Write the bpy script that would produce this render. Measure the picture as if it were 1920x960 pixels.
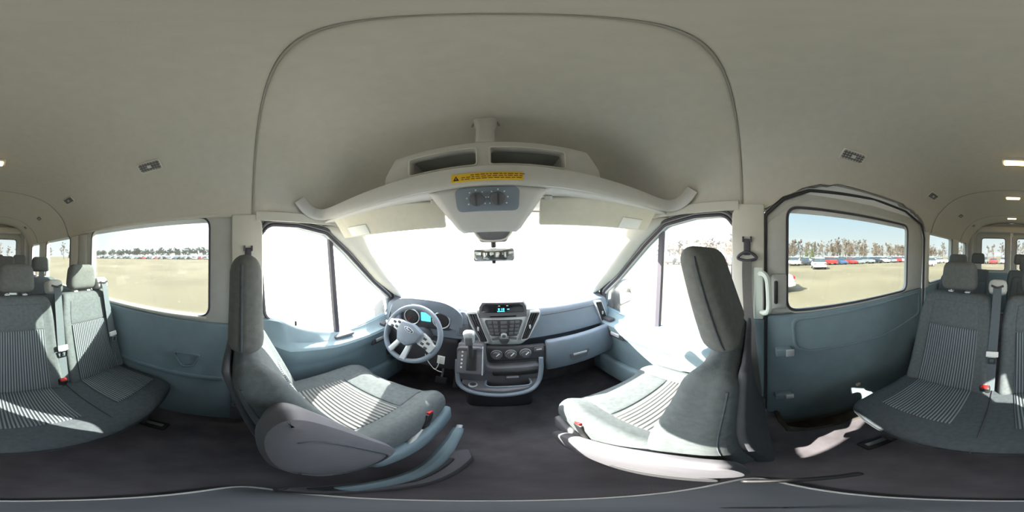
import bpy, bmesh, math, random
from mathutils import Vector, Matrix, Quaternion
random.seed(7)
S = bpy.context.scene
COL = S.collection
R = math.radians
for o in list(bpy.data.objects):
    bpy.data.objects.remove(o)

# ------------------------------------------------------------------ camera
ROLL = R(1.5)                       # the van leans a little on the field
EYE = Vector((.02, 0, 1.30))        # van coordinates: x right, y forward, z up from cabin floor
UP = Vector((math.sin(ROLL), 0, math.cos(ROLL)))
yaw = R(5.0)
fw = Vector((math.sin(yaw), math.cos(yaw), 0)); fw = (fw - fw.dot(UP)*UP).normalized()
rt = fw.cross(UP)
cd = bpy.data.cameras.new('camera'); cam = bpy.data.objects.new('camera', cd); COL.objects.link(cam)
cd.type = 'PANO'
try: cd.panorama_type = 'EQUIRECTANGULAR'
except Exception: pass
try: cd.cycles.panorama_type = 'EQUIRECTANGULAR'
except Exception: pass
cd.clip_start = .005; cd.clip_end = 2000
cam.matrix_world = Matrix(((rt.x, UP.x, -fw.x, EYE.x), (rt.y, UP.y, -fw.y, EYE.y), (rt.z, UP.z, -fw.z, EYE.z), (0, 0, 0, 1)))
S.camera = cam

# ------------------------------------------------------------------ sky, sun, exposure
SUN_AZ, SUN_EL = R(-45), R(33)
SUNV = Vector((math.sin(SUN_AZ)*math.cos(SUN_EL), math.cos(SUN_AZ)*math.cos(SUN_EL), math.sin(SUN_EL)))
w = bpy.data.worlds.new('sky'); S.world = w; w.use_nodes = True
nt = w.node_tree; nt.nodes.clear()
tc = nt.nodes.new('ShaderNodeTexCoord')
sep = nt.nodes.new('ShaderNodeSeparateXYZ'); nt.links.new(tc.outputs['Generated'], sep.inputs[0])
ramp = nt.nodes.new('ShaderNodeValToRGB'); nt.links.new(sep.outputs['Z'], ramp.inputs[0])
el = ramp.color_ramp.elements
el[0].position = 0; el[0].color = (.97, .98, 1.0, 1)
el[1].position = .75; el[1].color = (.40, .66, 1.0, 1)
e = el.new(.06); e.color = (.93, .97, 1.0, 1)
e = el.new(.28); e.color = (.52, .78, 1.0, 1)
dot = nt.nodes.new('ShaderNodeVectorMath'); dot.operation = 'DOT_PRODUCT'
nt.links.new(tc.outputs['Generated'], dot.inputs[0]); dot.inputs[1].default_value = SUNV
half = nt.nodes.new('ShaderNodeMath'); half.operation = 'MULTIPLY_ADD'; half.inputs[1].default_value = .5; half.inputs[2].default_value = .5
nt.links.new(dot.outputs['Value'], half.inputs[0])
aur = nt.nodes.new('ShaderNodeValToRGB'); nt.links.new(half.outputs[0], aur.inputs[0])    # hazy sky: brighter and whiter towards the sun
aur.color_ramp.interpolation = 'EASE'
ae = aur.color_ramp.elements
ae[0].position = 0; ae[0].color = (.155, .155, .155, 1)
ae[1].position = 1; ae[1].color = (1, 1, 1, 1)
for p_, v_ in ((.45, .17), (.7, .30), (.88, .62)):
    e = ae.new(p_); e.color = (v_, v_, v_, 1)
mul = nt.nodes.new('ShaderNodeMath'); mul.operation = 'MULTIPLY'; mul.inputs[1].default_value = 9.0
nt.links.new(aur.outputs[0], mul.inputs[0])
wht = nt.nodes.new('ShaderNodeMix'); wht.data_type = 'RGBA'; nt.links.new(aur.outputs[0], wht.inputs[0])
nt.links.new(ramp.outputs[0], wht.inputs[6]); wht.inputs[7].default_value = (1, .97, .92, 1)
bg = nt.nodes.new('ShaderNodeBackground'); nt.links.new(wht.outputs[2], bg.inputs[0]); nt.links.new(mul.outputs[0], bg.inputs[1])
out = nt.nodes.new('ShaderNodeOutputWorld'); nt.links.new(bg.outputs[0], out.inputs[0])
sl = bpy.data.lights.new('sun', 'SUN'); sl.energy = 30; sl.angle = R(.53); sl.color = (1, .93, .80)
sun = bpy.data.objects.new('sun', sl); COL.objects.link(sun)
sun.rotation_euler = SUNV.to_track_quat('Z', 'Y').to_euler()
sun.location = SUNV*30
vs = S.view_settings
S.display_settings.display_device = 'sRGB'
vs.view_transform = 'Standard'; vs.look = 'None'; vs.exposure = 0.75; vs.gamma = 1; vs.use_curve_mapping = False

# ------------------------------------------------------------------ materials
M = {}
def mat(name, col, rough=.6, noise=0, nscale=40, bump=0, bscale=300, metal=0, spec=.5, emit=None, estr=0):
    m = bpy.data.materials.new(name); m.use_nodes = True
    n = m.node_tree; b = n.nodes['Principled BSDF']
    b.inputs['Base Color'].default_value = (*col, 1); b.inputs['Roughness'].default_value = rough
    b.inputs['Metallic'].default_value = metal; b.inputs['Specular IOR Level'].default_value = spec
    t = None
    if noise or bump:
        t = n.nodes.new('ShaderNodeTexCoord')
    if noise:
        x = n.nodes.new('ShaderNodeTexNoise'); x.inputs['Scale'].default_value = nscale; x.inputs['Detail'].default_value = 4
        n.links.new(t.outputs['Object'], x.inputs['Vector'])
        r = n.nodes.new('ShaderNodeValToRGB'); n.links.new(x.outputs['Fac'], r.inputs[0])
        r.color_ramp.elements[0].position = .3; r.color_ramp.elements[1].position = .7
        r.color_ramp.elements[0].color = (*[c*(1-noise) for c in col], 1)
        r.color_ramp.elements[1].color = (*[min(1, c*(1+noise)) for c in col], 1)
        n.links.new(r.outputs[0], b.inputs['Base Color'])
    if bump:
        x = n.nodes.new('ShaderNodeTexNoise'); x.inputs['Scale'].default_value = bscale
        n.links.new(t.outputs['Object'], x.inputs['Vector'])
        u = n.nodes.new('ShaderNodeBump'); u.inputs['Strength'].default_value = bump; u.inputs['Distance'].default_value = .002
        n.links.new(x.outputs['Fac'], u.inputs['Height']); n.links.new(u.outputs[0], b.inputs['Normal'])
    if emit:
        b.inputs['Emission Color'].default_value = (*emit, 1); b.inputs['Emission Strength'].default_value = estr
    M[name] = m
    return m
def ribs(name, axis, ca, cb, period):
    m = mat(name, ca, .9); n = m.node_tree; b = n.nodes['Principled BSDF']
    b.inputs['Specular IOR Level'].default_value = .2
    t = n.nodes.new('ShaderNodeTexCoord'); s = n.nodes.new('ShaderNodeSeparateXYZ'); n.links.new(t.outputs['Object'], s.inputs[0])
    k = n.nodes.new('ShaderNodeMath'); k.operation = 'MULTIPLY'; k.inputs[1].default_value = 2*math.pi/period
    n.links.new(s.outputs[axis], k.inputs[0])
    q = n.nodes.new('ShaderNodeMath'); q.operation = 'SINE'; n.links.new(k.outputs[0], q.inputs[0])
    r = n.nodes.new('ShaderNodeMapRange'); n.links.new(q.outputs[0], r.inputs['Value'])
    r.inputs['From Min'].default_value = -.5; r.inputs['From Max'].default_value = .5
    x = n.nodes.new('ShaderNodeMix'); x.data_type = 'RGBA'; n.links.new(r.outputs[0], x.inputs[0])
    x.inputs[6].default_value = (*ca, 1); x.inputs[7].default_value = (*cb, 1)
    n.links.new(x.outputs[2], b.inputs['Base Color'])
    u = n.nodes.new('ShaderNodeBump'); u.inputs['Strength'].default_value = .6; u.inputs['Distance'].default_value = .004
    n.links.new(q.outputs[0], u.inputs['Height']); n.links.new(u.outputs[0], b.inputs['Normal'])
def glass(name, tint, glare_haze, gloss=.05):
    m = bpy.data.materials.new(name); m.use_nodes = True; n = m.node_tree; n.nodes.clear()
    tr = n.nodes.new('ShaderNodeBsdfTransparent'); tr.inputs[0].default_value = (*tint, 1)
    gl = n.nodes.new('ShaderNodeBsdfGlossy'); gl.inputs['Roughness'].default_value = .02
    a = n.nodes.new('ShaderNodeMixShader'); a.inputs[0].default_value = gloss
    n.links.new(tr.outputs[0], a.inputs[1]); n.links.new(gl.outputs[0], a.inputs[2])
    o = n.nodes.new('ShaderNodeOutputMaterial'); last = a
    if glare_haze:                                        # white scatter mixed into the pane to imitate glare whitening the windows
        tl = n.nodes.new('ShaderNodeBsdfTranslucent'); tl.inputs[0].default_value = (1, .98, .95, 1)
        df = n.nodes.new('ShaderNodeBsdfDiffuse'); df.inputs[0].default_value = (1, .98, .95, 1)
        h = n.nodes.new('ShaderNodeMixShader'); h.inputs[0].default_value = .4
        n.links.new(tl.outputs[0], h.inputs[1]); n.links.new(df.outputs[0], h.inputs[2])
        nz = n.nodes.new('ShaderNodeTexNoise'); nz.inputs['Scale'].default_value = 3
        mp = n.nodes.new('ShaderNodeMapRange'); n.links.new(nz.outputs['Fac'], mp.inputs['Value'])
        mp.inputs['To Min'].default_value = glare_haze*.7; mp.inputs['To Max'].default_value = glare_haze*1.3
        c = n.nodes.new('ShaderNodeMixShader'); n.links.new(mp.outputs[0], c.inputs[0])
        n.links.new(a.outputs[0], c.inputs[1]); n.links.new(h.outputs[0], c.inputs[2]); last = c
    n.links.new(last.outputs[0], o.inputs[0]); M[name] = m
mat('headliner', (.545, .52, .47), .95, .03, 25, .15, 500, spec=.1)
mat('seam', (.33, .31, .28), .9)
mat('trim_light', (.60, .59, .545), .65, .02, 20, .05, 400, spec=.3)
mat('trim_grey', (.50, .51, .50), .6, .03, 20, .08, 400, spec=.3)
mat('console_grey', (.56, .55, .54), .55, .02, 30, .05, 400, spec=.3)
mat('panel_blue', (.205, .28, .325), .55, .05, 12, .08, 500, spec=.35)
mat('dash_blue', (.20, .235, .29), .5, .04, 18, .1, 500, spec=.4)
mat('dash_dark', (.07, .068, .078), .55, .05, 18, .1, 500, spec=.4)
mat('dash_mid', (.13, .13, .15), .5, .05, 18, .1, 500, spec=.4)
mat('silver', (.60, .62, .65), .35, .02, 30, metal=.35)
mat('black', (.02, .02, .022), .45)
mat('black_gloss', (.012, .012, .016), .12)
mat('rubber', (.045, .045, .052), .7)
mat('seal', (.06, .055, .075), .6)
mat('fabric', (.112, .126, .134), .95, .12, 60, .35, 700, spec=.15)
mat('fabric_dark', (.08, .092, .105), .95, .12, 60, .35, 700, spec=.15)
mat('fabric_head', (.138, .145, .143), .95, .1, 60, .35, 700, spec=.15)
mat('seat_plastic', (.125, .122, .14), .55, .06, 15, .08, 400, spec=.35)
mat('seat_back', (.075, .078, .09), .85, .08, 30, .2, 500, spec=.2)
ribs('rib_x', 0, (.062, .075, .088), (.225, .25, .27), .0135)
ribs('rib_y', 1, (.10, .105, .11), (.25, .25, .245), .016)
mat('floor', (.115, .105, .12), .75, .25, 8, .2, 250, spec=.3)
mat('step', (.05, .045, .04), .7, .4, 15, .2, 200)
mat('white', (.8, .8, .78), .45)
mat('stand_grey', (.16, .17, .20), .6, .05, 20)
mat('handle_white', (.66, .72, .68), .45)
mat('belt', (.13, .125, .125), .85, .05, 80)
mat('belt_bluish', (.10, .12, .135), .85, .05, 80)
mat('chrome', (.75, .75, .77), .15, metal=1)
mat('steel', (.35, .35, .36), .4, metal=.8)
mat('red', (.6, .02, .02), .4)
mat('yellow', (.85, .52, .03), .5)
mat('ink', (.03, .025, .02), .6)
mat('mirror', (.8, .82, .84), .03, metal=1)
mat('cyan_lcd', (.02, .1, .14), .3, emit=(.1, .7, 1), estr=1.2)
mat('lamp_warm', (1, .8, .5), .5, emit=(1, .58, .22), estr=9)
mat('visor', (.66, .63, .54), .8, .03, 30, .1, 500, spec=.2)
mat('dirt', (.16, .135, .096), 1, .22, .12, .5, 2, spec=.05)
mat('bark', (.125, .098, .078), .95, .2, 2, spec=.1)
mat('bark_grey', (.13, .14, .125), .95, .2, 2, spec=.1)
mat('needles', (.05, .062, .03), .95, .3, 3, spec=.1)
mat('car_glass', (.03, .04, .05), .1)
mat('tyre', (.02, .02, .02), .8)
mat('van_paint', (.75, .76, .78), .3)
CARC = {'white': (.8, .8, .8), 'silver': (.45, .47, .5), 'black': (.025, .025, .03), 'dark blue': (.04, .07, .14), 'red': (.5, .03, .03), 'grey': (.16, .17, .19)}
for k, c in CARC.items(): mat('car_'+k, c, .25)
mat('tail', (.4, .01, .02), .2)
glass('glass_front', (.93, .96, .96), .22)
glass('glass_door', (.93, .96, .96), .2)
glass('glass_passenger', (.93, .96, .96), .05)
glass('glass_side', (.60, .64, .63), .012, .03)
glass('glass_rear', (.60, .63, .62), .03, .03)

# ------------------------------------------------------------------ helpers
OFF = {}
def off(p): return OFF.get(p.name, Vector((0, 0, 0))) if p else Vector((0, 0, 0))
def link(name, me, m, parent=None, smooth=True):
    o = bpy.data.objects.new(name, me); COL.objects.link(o)
    if m is not None and not me.materials: me.materials.append(M[m] if isinstance(m, str) else m)
    if parent:
        v = off(parent)
        if v.length: me.transform(Matrix.Translation(-v))
        o.parent = parent; OFF[o.name] = v
    if smooth:
        try: me.shade_smooth()
        except Exception:
            for p in me.polygons: p.use_smooth = True
        try: me.set_sharp_from_angle(angle=R(40))
        except Exception: pass
    return o
def mesh(name, vs, fs, m, parent=None, smooth=True, fix=True):
    me = bpy.data.meshes.new(name); me.from_pydata([tuple(v) for v in vs], [], fs)
    if fix:
        bm = bmesh.new(); bm.from_mesh(me); bmesh.ops.recalc_face_normals(bm, faces=bm.faces); bm.to_mesh(me); bm.free()
    return link(name, me, m, parent, smooth)
def thing(name, label, cat, loc=(0, 0, 0), group=None, kind=None):
    o = bpy.data.objects.new(name, None); COL.objects.link(o); o.location = loc; o.empty_display_size = .05
    OFF[o.name] = Vector(loc)
    return tag(o, label, cat, group, kind)
def tag(o, label=None, cat=None, group=None, kind=None):
    if label: o['label'] = label
    if cat: o['category'] = cat
    if group: o['group'] = group
    if kind: o['kind'] = kind
    return o
def struct(o): o['kind'] = 'structure'; return o
def copytree(o, parent=None):
    c = o.copy(); COL.objects.link(c); c.parent = parent
    for ch in o.children: copytree(ch, c)
    return c
def axis_samples(h, r, n, k):
    a = [-h + r*(1-math.cos(i/k*math.pi/2)) for i in range(k)]
    b = [-(h-r) + 2*(h-r)*i/n for i in range(n+1)]
    c = [-x for x in reversed(a)]
    return a + b + c
def softbox_data(size, r, n=4, k=2):
    hx, hy, hz = [s/2 for s in size]; r = min(r, hx*.98, hy*.98, hz*.98)
    nn = (n, n, n) if isinstance(n, int) else n
    A = [axis_samples(hx, r, nn[0], k), axis_samples(hy, r, nn[1], k), axis_samples(hz, r, nn[2], k)]
    H = (hx, hy, hz); idx = {}; vs = []; fs = []
    def vid(i, j, l):
        key = (i, j, l)
        if key not in idx:
            p = [A[0][i], A[1][j], A[2][l]]
            q = [max(-(H[t]-r), min(H[t]-r, p[t])) for t in range(3)]
            d = [p[t]-q[t] for t in range(3)]; L = math.sqrt(sum(x*x for x in d)) or 1
            idx[key] = len(vs); vs.append([q[t]+r*d[t]/L if L else p[t] for t in range(3)])
        return idx[key]
    N = [len(a) for a in A]
    for ax in range(3):
        b, c = (ax+1) % 3, (ax+2) % 3
        for side in (0, N[ax]-1):
            for i in range(N[b]-1):
                for j in range(N[c]-1):
                    f = []
                    for (di, dj) in ((0, 0), (1, 0), (1, 1), (0, 1)):
                        t = [0, 0, 0]; t[ax] = side; t[b] = i+di; t[c] = j+dj; f.append(vid(*t))
                    if side == 0: f.reverse()
                    fs.append(f)
    return vs, fs
def soft(name, c, size, r, m, parent=None, fn=None, n=2, k=2, rot=None):
    vs, fs = softbox_data(size, r, n, k)
    if fn: vs = [fn(*v) for v in vs]
    c = Vector(c)
    if rot is not None:
        q = rot if isinstance(rot, (Quaternion, Matrix)) else __import__('mathutils').Euler([R(a) for a in rot]).to_quaternion()
        vs = [q @ Vector(v) + c for v in vs]
    else: vs = [Vector(v)+c for v in vs]
    return mesh(name, vs, fs, m, parent, fix=False)
def rpoly(pts, r=.02, seg=4):
    out = []; n = len(pts)
    for i in range(n):
        p = Vector(pts[i][:2]); a = Vector(pts[i-1][:2]); b = Vector(pts[(i+1) % n][:2])
        rr = pts[i][2] if len(pts[i]) > 2 else r
        u = (a-p); v = (b-p); lu, lv = u.length, v.length; u.normalize(); v.normalize()
        ang = math.acos(max(-1, min(1, u.dot(v))))
        if rr <= 0 or ang > R(176): out.append(tuple(p)); continue
        t = min(rr/math.tan(ang/2), lu*.48, lv*.48)
        s, e_ = p+u*t, p+v*t
        for k in range(seg+1):
            f = k/seg; out.append(tuple((1-f)**2*s + 2*f*(1-f)*p + f*f*e_))
    return out
def rrect(x0, x1, y0, y1, r=.03, seg=5): return rpoly([(x0, y0), (x1, y0), (x1, y1), (x0, y1)], r, seg)
def plate(name, outer, holes, axis, pos, thick, m, parent=None, bevel=0, xf=None):
    cu = bpy.data.curves.new('tmp', 'CURVE'); cu.dimensions = '2D'; cu.fill_mode = 'BOTH'
    cu.extrude = max(.0002, thick/2-bevel); cu.bevel_depth = bevel; cu.bevel_resolution = 1; cu.offset = -bevel
    for loop in [outer]+list(holes):
        sp = cu.splines.new('POLY'); sp.points.add(len(loop)-1); sp.use_cyclic_u = True
        for q, p in zip(sp.points, loop): q.co = (p[0], p[1], 0, 1)
    to = bpy.data.objects.new('tmp', cu); COL.objects.link(to)
    dg = bpy.context.evaluated_depsgraph_get()
    me = bpy.data.meshes.new_from_object(to.evaluated_get(dg))
    bpy.data.objects.remove(to); bpy.data.curves.remove(cu)
    me.materials.clear(); me.name = name
    if axis == 'x': X = Matrix(((0, 0, 1, pos), (1, 0, 0, 0), (0, 1, 0, 0), (0, 0, 0, 1)))
    elif axis == 'y': X = Matrix(((1, 0, 0, 0), (0, 0, -1, pos), (0, 1, 0, 0), (0, 0, 0, 1)))
    else: X = Matrix(((1, 0, 0, 0), (0, 1, 0, 0), (0, 0, 1, pos), (0, 0, 0, 1)))
    me.transform(X)
    if xf: me.transform(xf)
    bm = bmesh.new(); bm.from_mesh(me); bmesh.ops.remove_doubles(bm, verts=bm.verts, dist=1e-5)
    bmesh.ops.recalc_face_normals(bm, faces=bm.faces); bm.to_mesh(me); bm.free()
    return link(name, me, m, parent)
def frames(pts, cyclic=False, up=None):
    P = [Vector(p) for p in pts]; n = len(P); T = []
    for i in range(n):
        a = P[i-1] if (i > 0 or cyclic) else P[i]; b = P[(i+1) % n] if (i < n-1 or cyclic) else P[i]
        T.append((b-a).normalized())
    u = Vector(up) if up else (Vector((0, 0, 1)) if abs(T[0].z) < .9 else Vector((1, 0, 0)))
    F = []
    for t in T:
        s = t.cross(u)
        if s.length < 1e-4: s = t.orthogonal()
        s.normalize(); nn = s.cross(t).normalized(); F.append((s, nn))
        if up is None: u = nn
    return P, F
def sweep(name, pts, prof, m, parent=None, cyclic=False, up=None, scale=None):
    P, F = frames(pts, cyclic, up); n = len(P); k = len(prof); vs = []; fs = []
    for i, (p, (s, u)) in enumerate(zip(P, F)):
        f = scale[i] if scale else 1
        for (a, b) in prof: vs.append(p + s*a*f + u*b*f)
    for i in range(n if cyclic else n-1):
        for j in range(k):
            a, b = i*k+j, i*k+(j+1) % k; c, d = ((i+1) % n)*k+(j+1) % k, ((i+1) % n)*k+j
            fs.append((a, b, c, d))
    if not cyclic: fs += [tuple(range(k)), tuple(reversed(range((n-1)*k, n*k)))]
    return mesh(name, vs, fs, m, parent)
def circ(r, k=8, sx=1, sy=1): return [(r*sx*math.cos(2*math.pi*i/k), r*sy*math.sin(2*math.pi*i/k)) for i in range(k)]
def tube(name, pts, r, m, parent=None, cyclic=False, k=8, scale=None): return sweep(name, pts, circ(r, k), m, parent, cyclic, None, scale)
def ribbon(name, pts, w_, t, m, parent=None, up=None): return sweep(name, pts, [(-w_/2, -t/2), (w_/2, -t/2), (w_/2, t/2), (-w_/2, t/2)], m, parent, False, up)
def loft(name, rings, m, parent=None, caps=True, closed=True):
    k = len(rings[0]); vs = [v for r_ in rings for v in r_]; fs = []
    for i in range(len(rings)-1):
        for j in range(k if closed else k-1):
            fs.append((i*k+j, i*k+(j+1) % k, (i+1)*k+(j+1) % k, (i+1)*k+j))
    if caps and closed: fs += [tuple(range(k)), tuple(range((len(rings)-1)*k, len(rings)*k))]
    return mesh(name, vs, fs, m, parent)
def grid(name, fn, nu, nv, m, parent=None, thick=0):
    vs = [fn(i/nu, j/nv) for i in range(nu+1) for j in range(nv+1)]; fs = []
    for i in range(nu):
        for j in range(nv):
            a = i*(nv+1)+j; fs.append((a, a+1, a+nv+2, a+nv+1))
    o = mesh(name, vs, fs, m, parent, fix=True)
    if thick:
        md = o.modifiers.new('s', 'SOLIDIFY'); md.thickness = abs(thick); md.offset = 1 if thick > 0 else -1
    return o
def cyl(name, a, b, r, m, parent=None, k=16, r2=None, bev=.12):
    a, b = Vector(a), Vector(b); d = b-a; L = d.length; r2 = r if r2 is None else r2
    e_ = min(r, r2)*bev; n = d/L
    P = [a, a+n*e_, b-n*e_, b]; SC = [(r-e_)/r, 1, r2/r, (r2-e_)/r]
    return tube(name, P, r, m, parent, False, k, SC)
def smooth_path(pts, n=6, cyclic=False):
    P = [Vector(p) for p in pts]; out = []; N = len(P)
    for i in range(N if cyclic else N-1):
        p0 = P[i-1] if (i > 0 or cyclic) else P[i]; p1 = P[i]; p2 = P[(i+1) % N]; p3 = P[(i+2) % N] if (i+2 < N or cyclic) else p2
        for k in range(n):
            t = k/n
            out.append(.5*((2*p1)+(p2-p0)*t+(2*p0-5*p1+4*p2-p3)*t*t+(3*p1-p0-3*p2+p3)*t**3))
    if not cyclic: out.append(P[-1])
    return out
def lerp(a, b, t): return a+(b-a)*t
def interp(x, tab):
    if x <= tab[0][0]: return tab[0][1]
    for (a, va), (b, vb) in zip(tab, tab[1:]):
        if x <= b: return lerp(va, vb, (x-a)/(b-a))
    return tab[-1][1]
def sst(a, b, x):
    t = max(0, min(1, (x-a)/(b-a))); return t*t*(3-2*t)
def text(name, body, size, m, parent, mtx, shear=0):
    cu = bpy.data.curves.new('t', 'FONT'); cu.body = body; cu.size = size; cu.align_x = 'CENTER'; cu.align_y = 'CENTER'; cu.shear = shear; cu.extrude = .0003
    to = bpy.data.objects.new('t', cu); COL.objects.link(to)
    me = bpy.data.meshes.new_from_object(to.evaluated_get(bpy.context.evaluated_depsgraph_get()))
    bpy.data.objects.remove(to); me.materials.clear(); me.transform(mtx)
    return link(name, me, m, parent, smooth=False)

# ================================================================== STRUCTURE
# ---- floor with step well at the sliding door
fl = struct(plate('floor', [(-.95, -3.5), (.95, -3.5), (.95, -1.32), (.70, -1.32), (.665, -1.2), (.665, -.26), (.72, -.15), (.95, -.13), (.95, 1.32), (-.95, 1.32)], [], 'z', -.02, .04, 'floor', bevel=.004))
sw = plate('step_tread', [(.62, -1.36), (.97, -1.36), (.97, -.1), (.62, -.1)], [], 'z', -.25, .02, 'step', fl)
path = [(.95, -1.32, -.125), (.70, -1.32, -.125), (.665, -1.2, -.125), (.665, -.26, -.125), (.72, -.15, -.125), (.95, -.13, -.125)]
ribbon('step_riser', path, .012, .23, 'step', fl, up=(0, 0, 1))
tube('step_edge', smooth_path([(.93, -1.31, .004), (.70, -1.31, .004), (.66, -1.2, .004), (.66, -.26, .004), (.715, -.145, .004), (.93, -.12, .004)], 4), .012, 'step', fl)
for x in (-.30, .05, .40):                                  # seat rails let into the floor
    soft('seat_track', (x, -2.2, .002), (.035, 2.5, .008), .003, 'steel', fl)

# ---- ceiling
HPROF = smooth_path([(0, 2.0, 0), (.25, 1.99, 0), (.45, 1.962, 0), (.6, 1.915, 0), (.7, 1.85, 0), (.79, 1.762, 0), (.852, 1.66, 0), (.885, 1.56, 0), (.897, 1.50, 0)], 6)
def zfac(y): return interp(y, [(.3, 1), (.5, .97), (.6, .91), (.7, .76), (.78, .52), (.83, .3), (.86, .12)])
ARCH = [(-1.56, 1.53), (-1.52, 1.535), (-1.46, 1.60), (-1.36, 1.652), (-1.16, 1.69), (-.78, 1.705), (-.45, 1.695), (-.31, 1.672), (-.16, 1.605), (-.07, 1.53), (-.02, 1.53)]
def zend(y, side):
    return interp(y, ARCH) if side > 0 else 1.535
def hl(y, s, side, grow=0):
    ze = zend(y, side) if not grow else 1.5
    pts = []
    for p in HPROF:
        if p.y < ze: break
        pts.append((p.x, p.y))
    L = [0]
    for a, b in zip(pts, pts[1:]): L.append(L[-1]+math.hypot(b[0]-a[0], b[1]-a[1]))
    d = s*L[-1]
    x, z = pts[-1]
    for i in range(len(L)-1):
        if d <= L[i+1]:
            t = (d-L[i])/max(1e-9, L[i+1]-L[i]); x = lerp(pts[i][0], pts[i+1][0], t); z = lerp(pts[i][1], pts[i+1][1], t); break
    f = zfac(y); z = 1.5+(z-1.5)*f
    if grow: x *= 1+grow*1.4; z = z+grow*.8
    return Vector((side*x, y, z))
def roof_fn(y0, y1, grow=0):
    def f(u, v):
        y = lerp(y0, y1, u); t = 2*v-1
        return hl(y, abs(t), 1 if t >= 0 else -1, grow)
    return f
ceiling = struct(grid('ceiling', roof_fn(-3.55, .90, .035), 40, 40, 'van_paint'))
SEAMS = [(.858, .063), (.057, -1.646), (-1.654, -2.766), (-2.774, -3.5)]
for a, b in SEAMS:
    fn0 = roof_fn(b, a)
    def rolled(u, v, fn0=fn0):
        p = fn0(u, v); d = min(u, 1-u)*(a-b)
        if d < .012: p.z += .006*(1-d/.012)**2; p.x *= 1+.004*(1-d/.012)
        return p
    n = max(10, int((a-b)/.05))
    # vertices gathered at the rolled edges
    us = [0, .004/(a-b), .012/(a-b)]+[.012/(a-b)+(1-.024/(a-b))*i/n for i in range(1, n)]+[1-.012/(a-b), 1-.004/(a-b), 1]
    vs_ = [rolled(u, j/48) for u in us for j in range(49)]; fs_ = []
    for i in range(len(us)-1):
        for j in range(48): q = i*49+j; fs_.append((q, q+1, q+50, q+49))
    mesh('headliner_panel', vs_, fs_, 'headliner', ceiling)
for y in (.06, -1.65, -2.77):
    P = [hl(y, t/30, -1) for t in range(30, 0, -1)]+[hl(y, t/30, 1) for t in range(31)]
    for p in P: p.z += .004
    tube('headliner_seam', P, .0035, 'seam', ceiling, k=6)
# underside fold above the left windows and arch return above the sliding door
grid('arch_return', lambda u, v: (lambda y, p: Vector((lerp(p.x, .945, v), y, p.z-.004+.012*math.sin(v*3.1))))(lerp(-1.55, -.03, u), hl(lerp(-1.55, -.03, u), 1, 1)), 40, 4, 'headliner', ceiling)

# ---- side walls
def win_hole(y0, y1, z0=.958, z1=1.556, r=.07): return rrect(y0, y1, z0, z1, r, 6)
W1, W2, W3 = (-1.215, -.185), (-2.36, -1.62), (-3.16, -2.68)
wl = struct(plate('wall_left', [(-3.52, .88), (-.04, .88), (-.04, 1.66), (-3.52, 1.66)], [win_hole(*W1), win_hole(*W2), win_hole(*W3)], 'x', -.93, .06, 'trim_grey', bevel=.006))
plate('lower_panel', rpoly([(-3.5, -.01), (-.05, -.01), (-.05, .925), (-.6, .935), (-3.5, .935)], .01), [], 'x', -.905, .06, 'panel_blue', wl, bevel=.012)
for i, W in enumerate((W1, W2, W3)):
    wn = struct(plate('window_%d' % (i+2), win_hole(W[0]-.01, W[1]+.01, .948, 1.566), [], 'x', -.945, .006, 'glass_side'))
    tube('seal', [(-.9, p[0], p[1]) for p in win_hole(*W)], .006, 'seal', wn, True, 6)
    if i == 0: sweep('sill_strip', [(-.898, -1.2, .951), (-.898, -.2, .951)], circ(.012, 8), 'trim_light', wn)
soft('header_fold', (-.897, -.75, 1.572), (.03, 1.25, .045), .012, 'headliner', wl)
for y in (-1.34, -1.5):
    soft('pillar_cover', (-.895, y, 1.23), (.03, .13, .62), .012, 'trim_light' if y < -1.4 else 'trim_grey', wl)
soft('pillar_cover', (-.895, -2.52, 1.23), (.03, .26, .62), .012, 'trim_light', wl)
# finger pocket in the left lower panel
plate('pull_pocket', rpoly([(-.40, .70), (-.22, .70), (-.26, .60), (-.33, .57)], .02), [rpoly([(-.385, .69), (-.235, .69), (-.27, .61), (-.33, .585)], .015)], 'x', -.868, .016, 'panel_blue', wl, bevel=.003)
soft('panel_crease', (-.872, -.8, .50), (.02, 1.4, .035), .01, 'panel_blue', wl)
wr = struct(plate('wall_right', [(-3.52, .88), (-1.52, .88), (-1.52, 1.66), (-3.52, 1.66)], [win_hole(*W2), win_hole(*W3)], 'x', .93, .06, 'trim_grey', bevel=.006))
plate('lower_panel', rpoly([(-3.5, -.01), (-1.53, -.01), (-1.53, .935), (-3.5, .935)], .01), [], 'x', .905, .06, 'panel_blue', wr, bevel=.012)
for i, W in enumerate((W2, W3)):
    wn = struct(plate('window_%d' % (i+5), win_hole(W[0]-.01, W[1]+.01, .948, 1.566), [], 'x', .945, .006, 'glass_side'))
    tube('seal', [(.9, p[0], p[1]) for p in win_hole(*W)], .006, 'seal', wn, True, 6)
soft('pillar_cover', (.895, -1.565, 1.23), (.03, .08, .62), .012, 'trim_light', wr)
soft('pillar_cover', (.895, -2.52, 1.23), (.03, .26, .62), .012, 'trim_light', wr)

# ---- B pillars
for s, nm in ((-1, 'trim_1'), (1, 'trim_2')):
    t = struct(plate(nm, rpoly([(-.055, .93), (.115, .93), (.115, 1.50), (.09, 1.56), (-.055, 1.56)], .01), [], 'x', s*.905, .07, 'trim_light', bevel=.01))
    plate('lower_cover', rpoly([(-.055, -.01), (.115, -.01), (.115, .925), (-.055, .925)], .01), [], 'x', s*.905, .08, 'panel_blue', t, bevel=.01)

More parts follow.
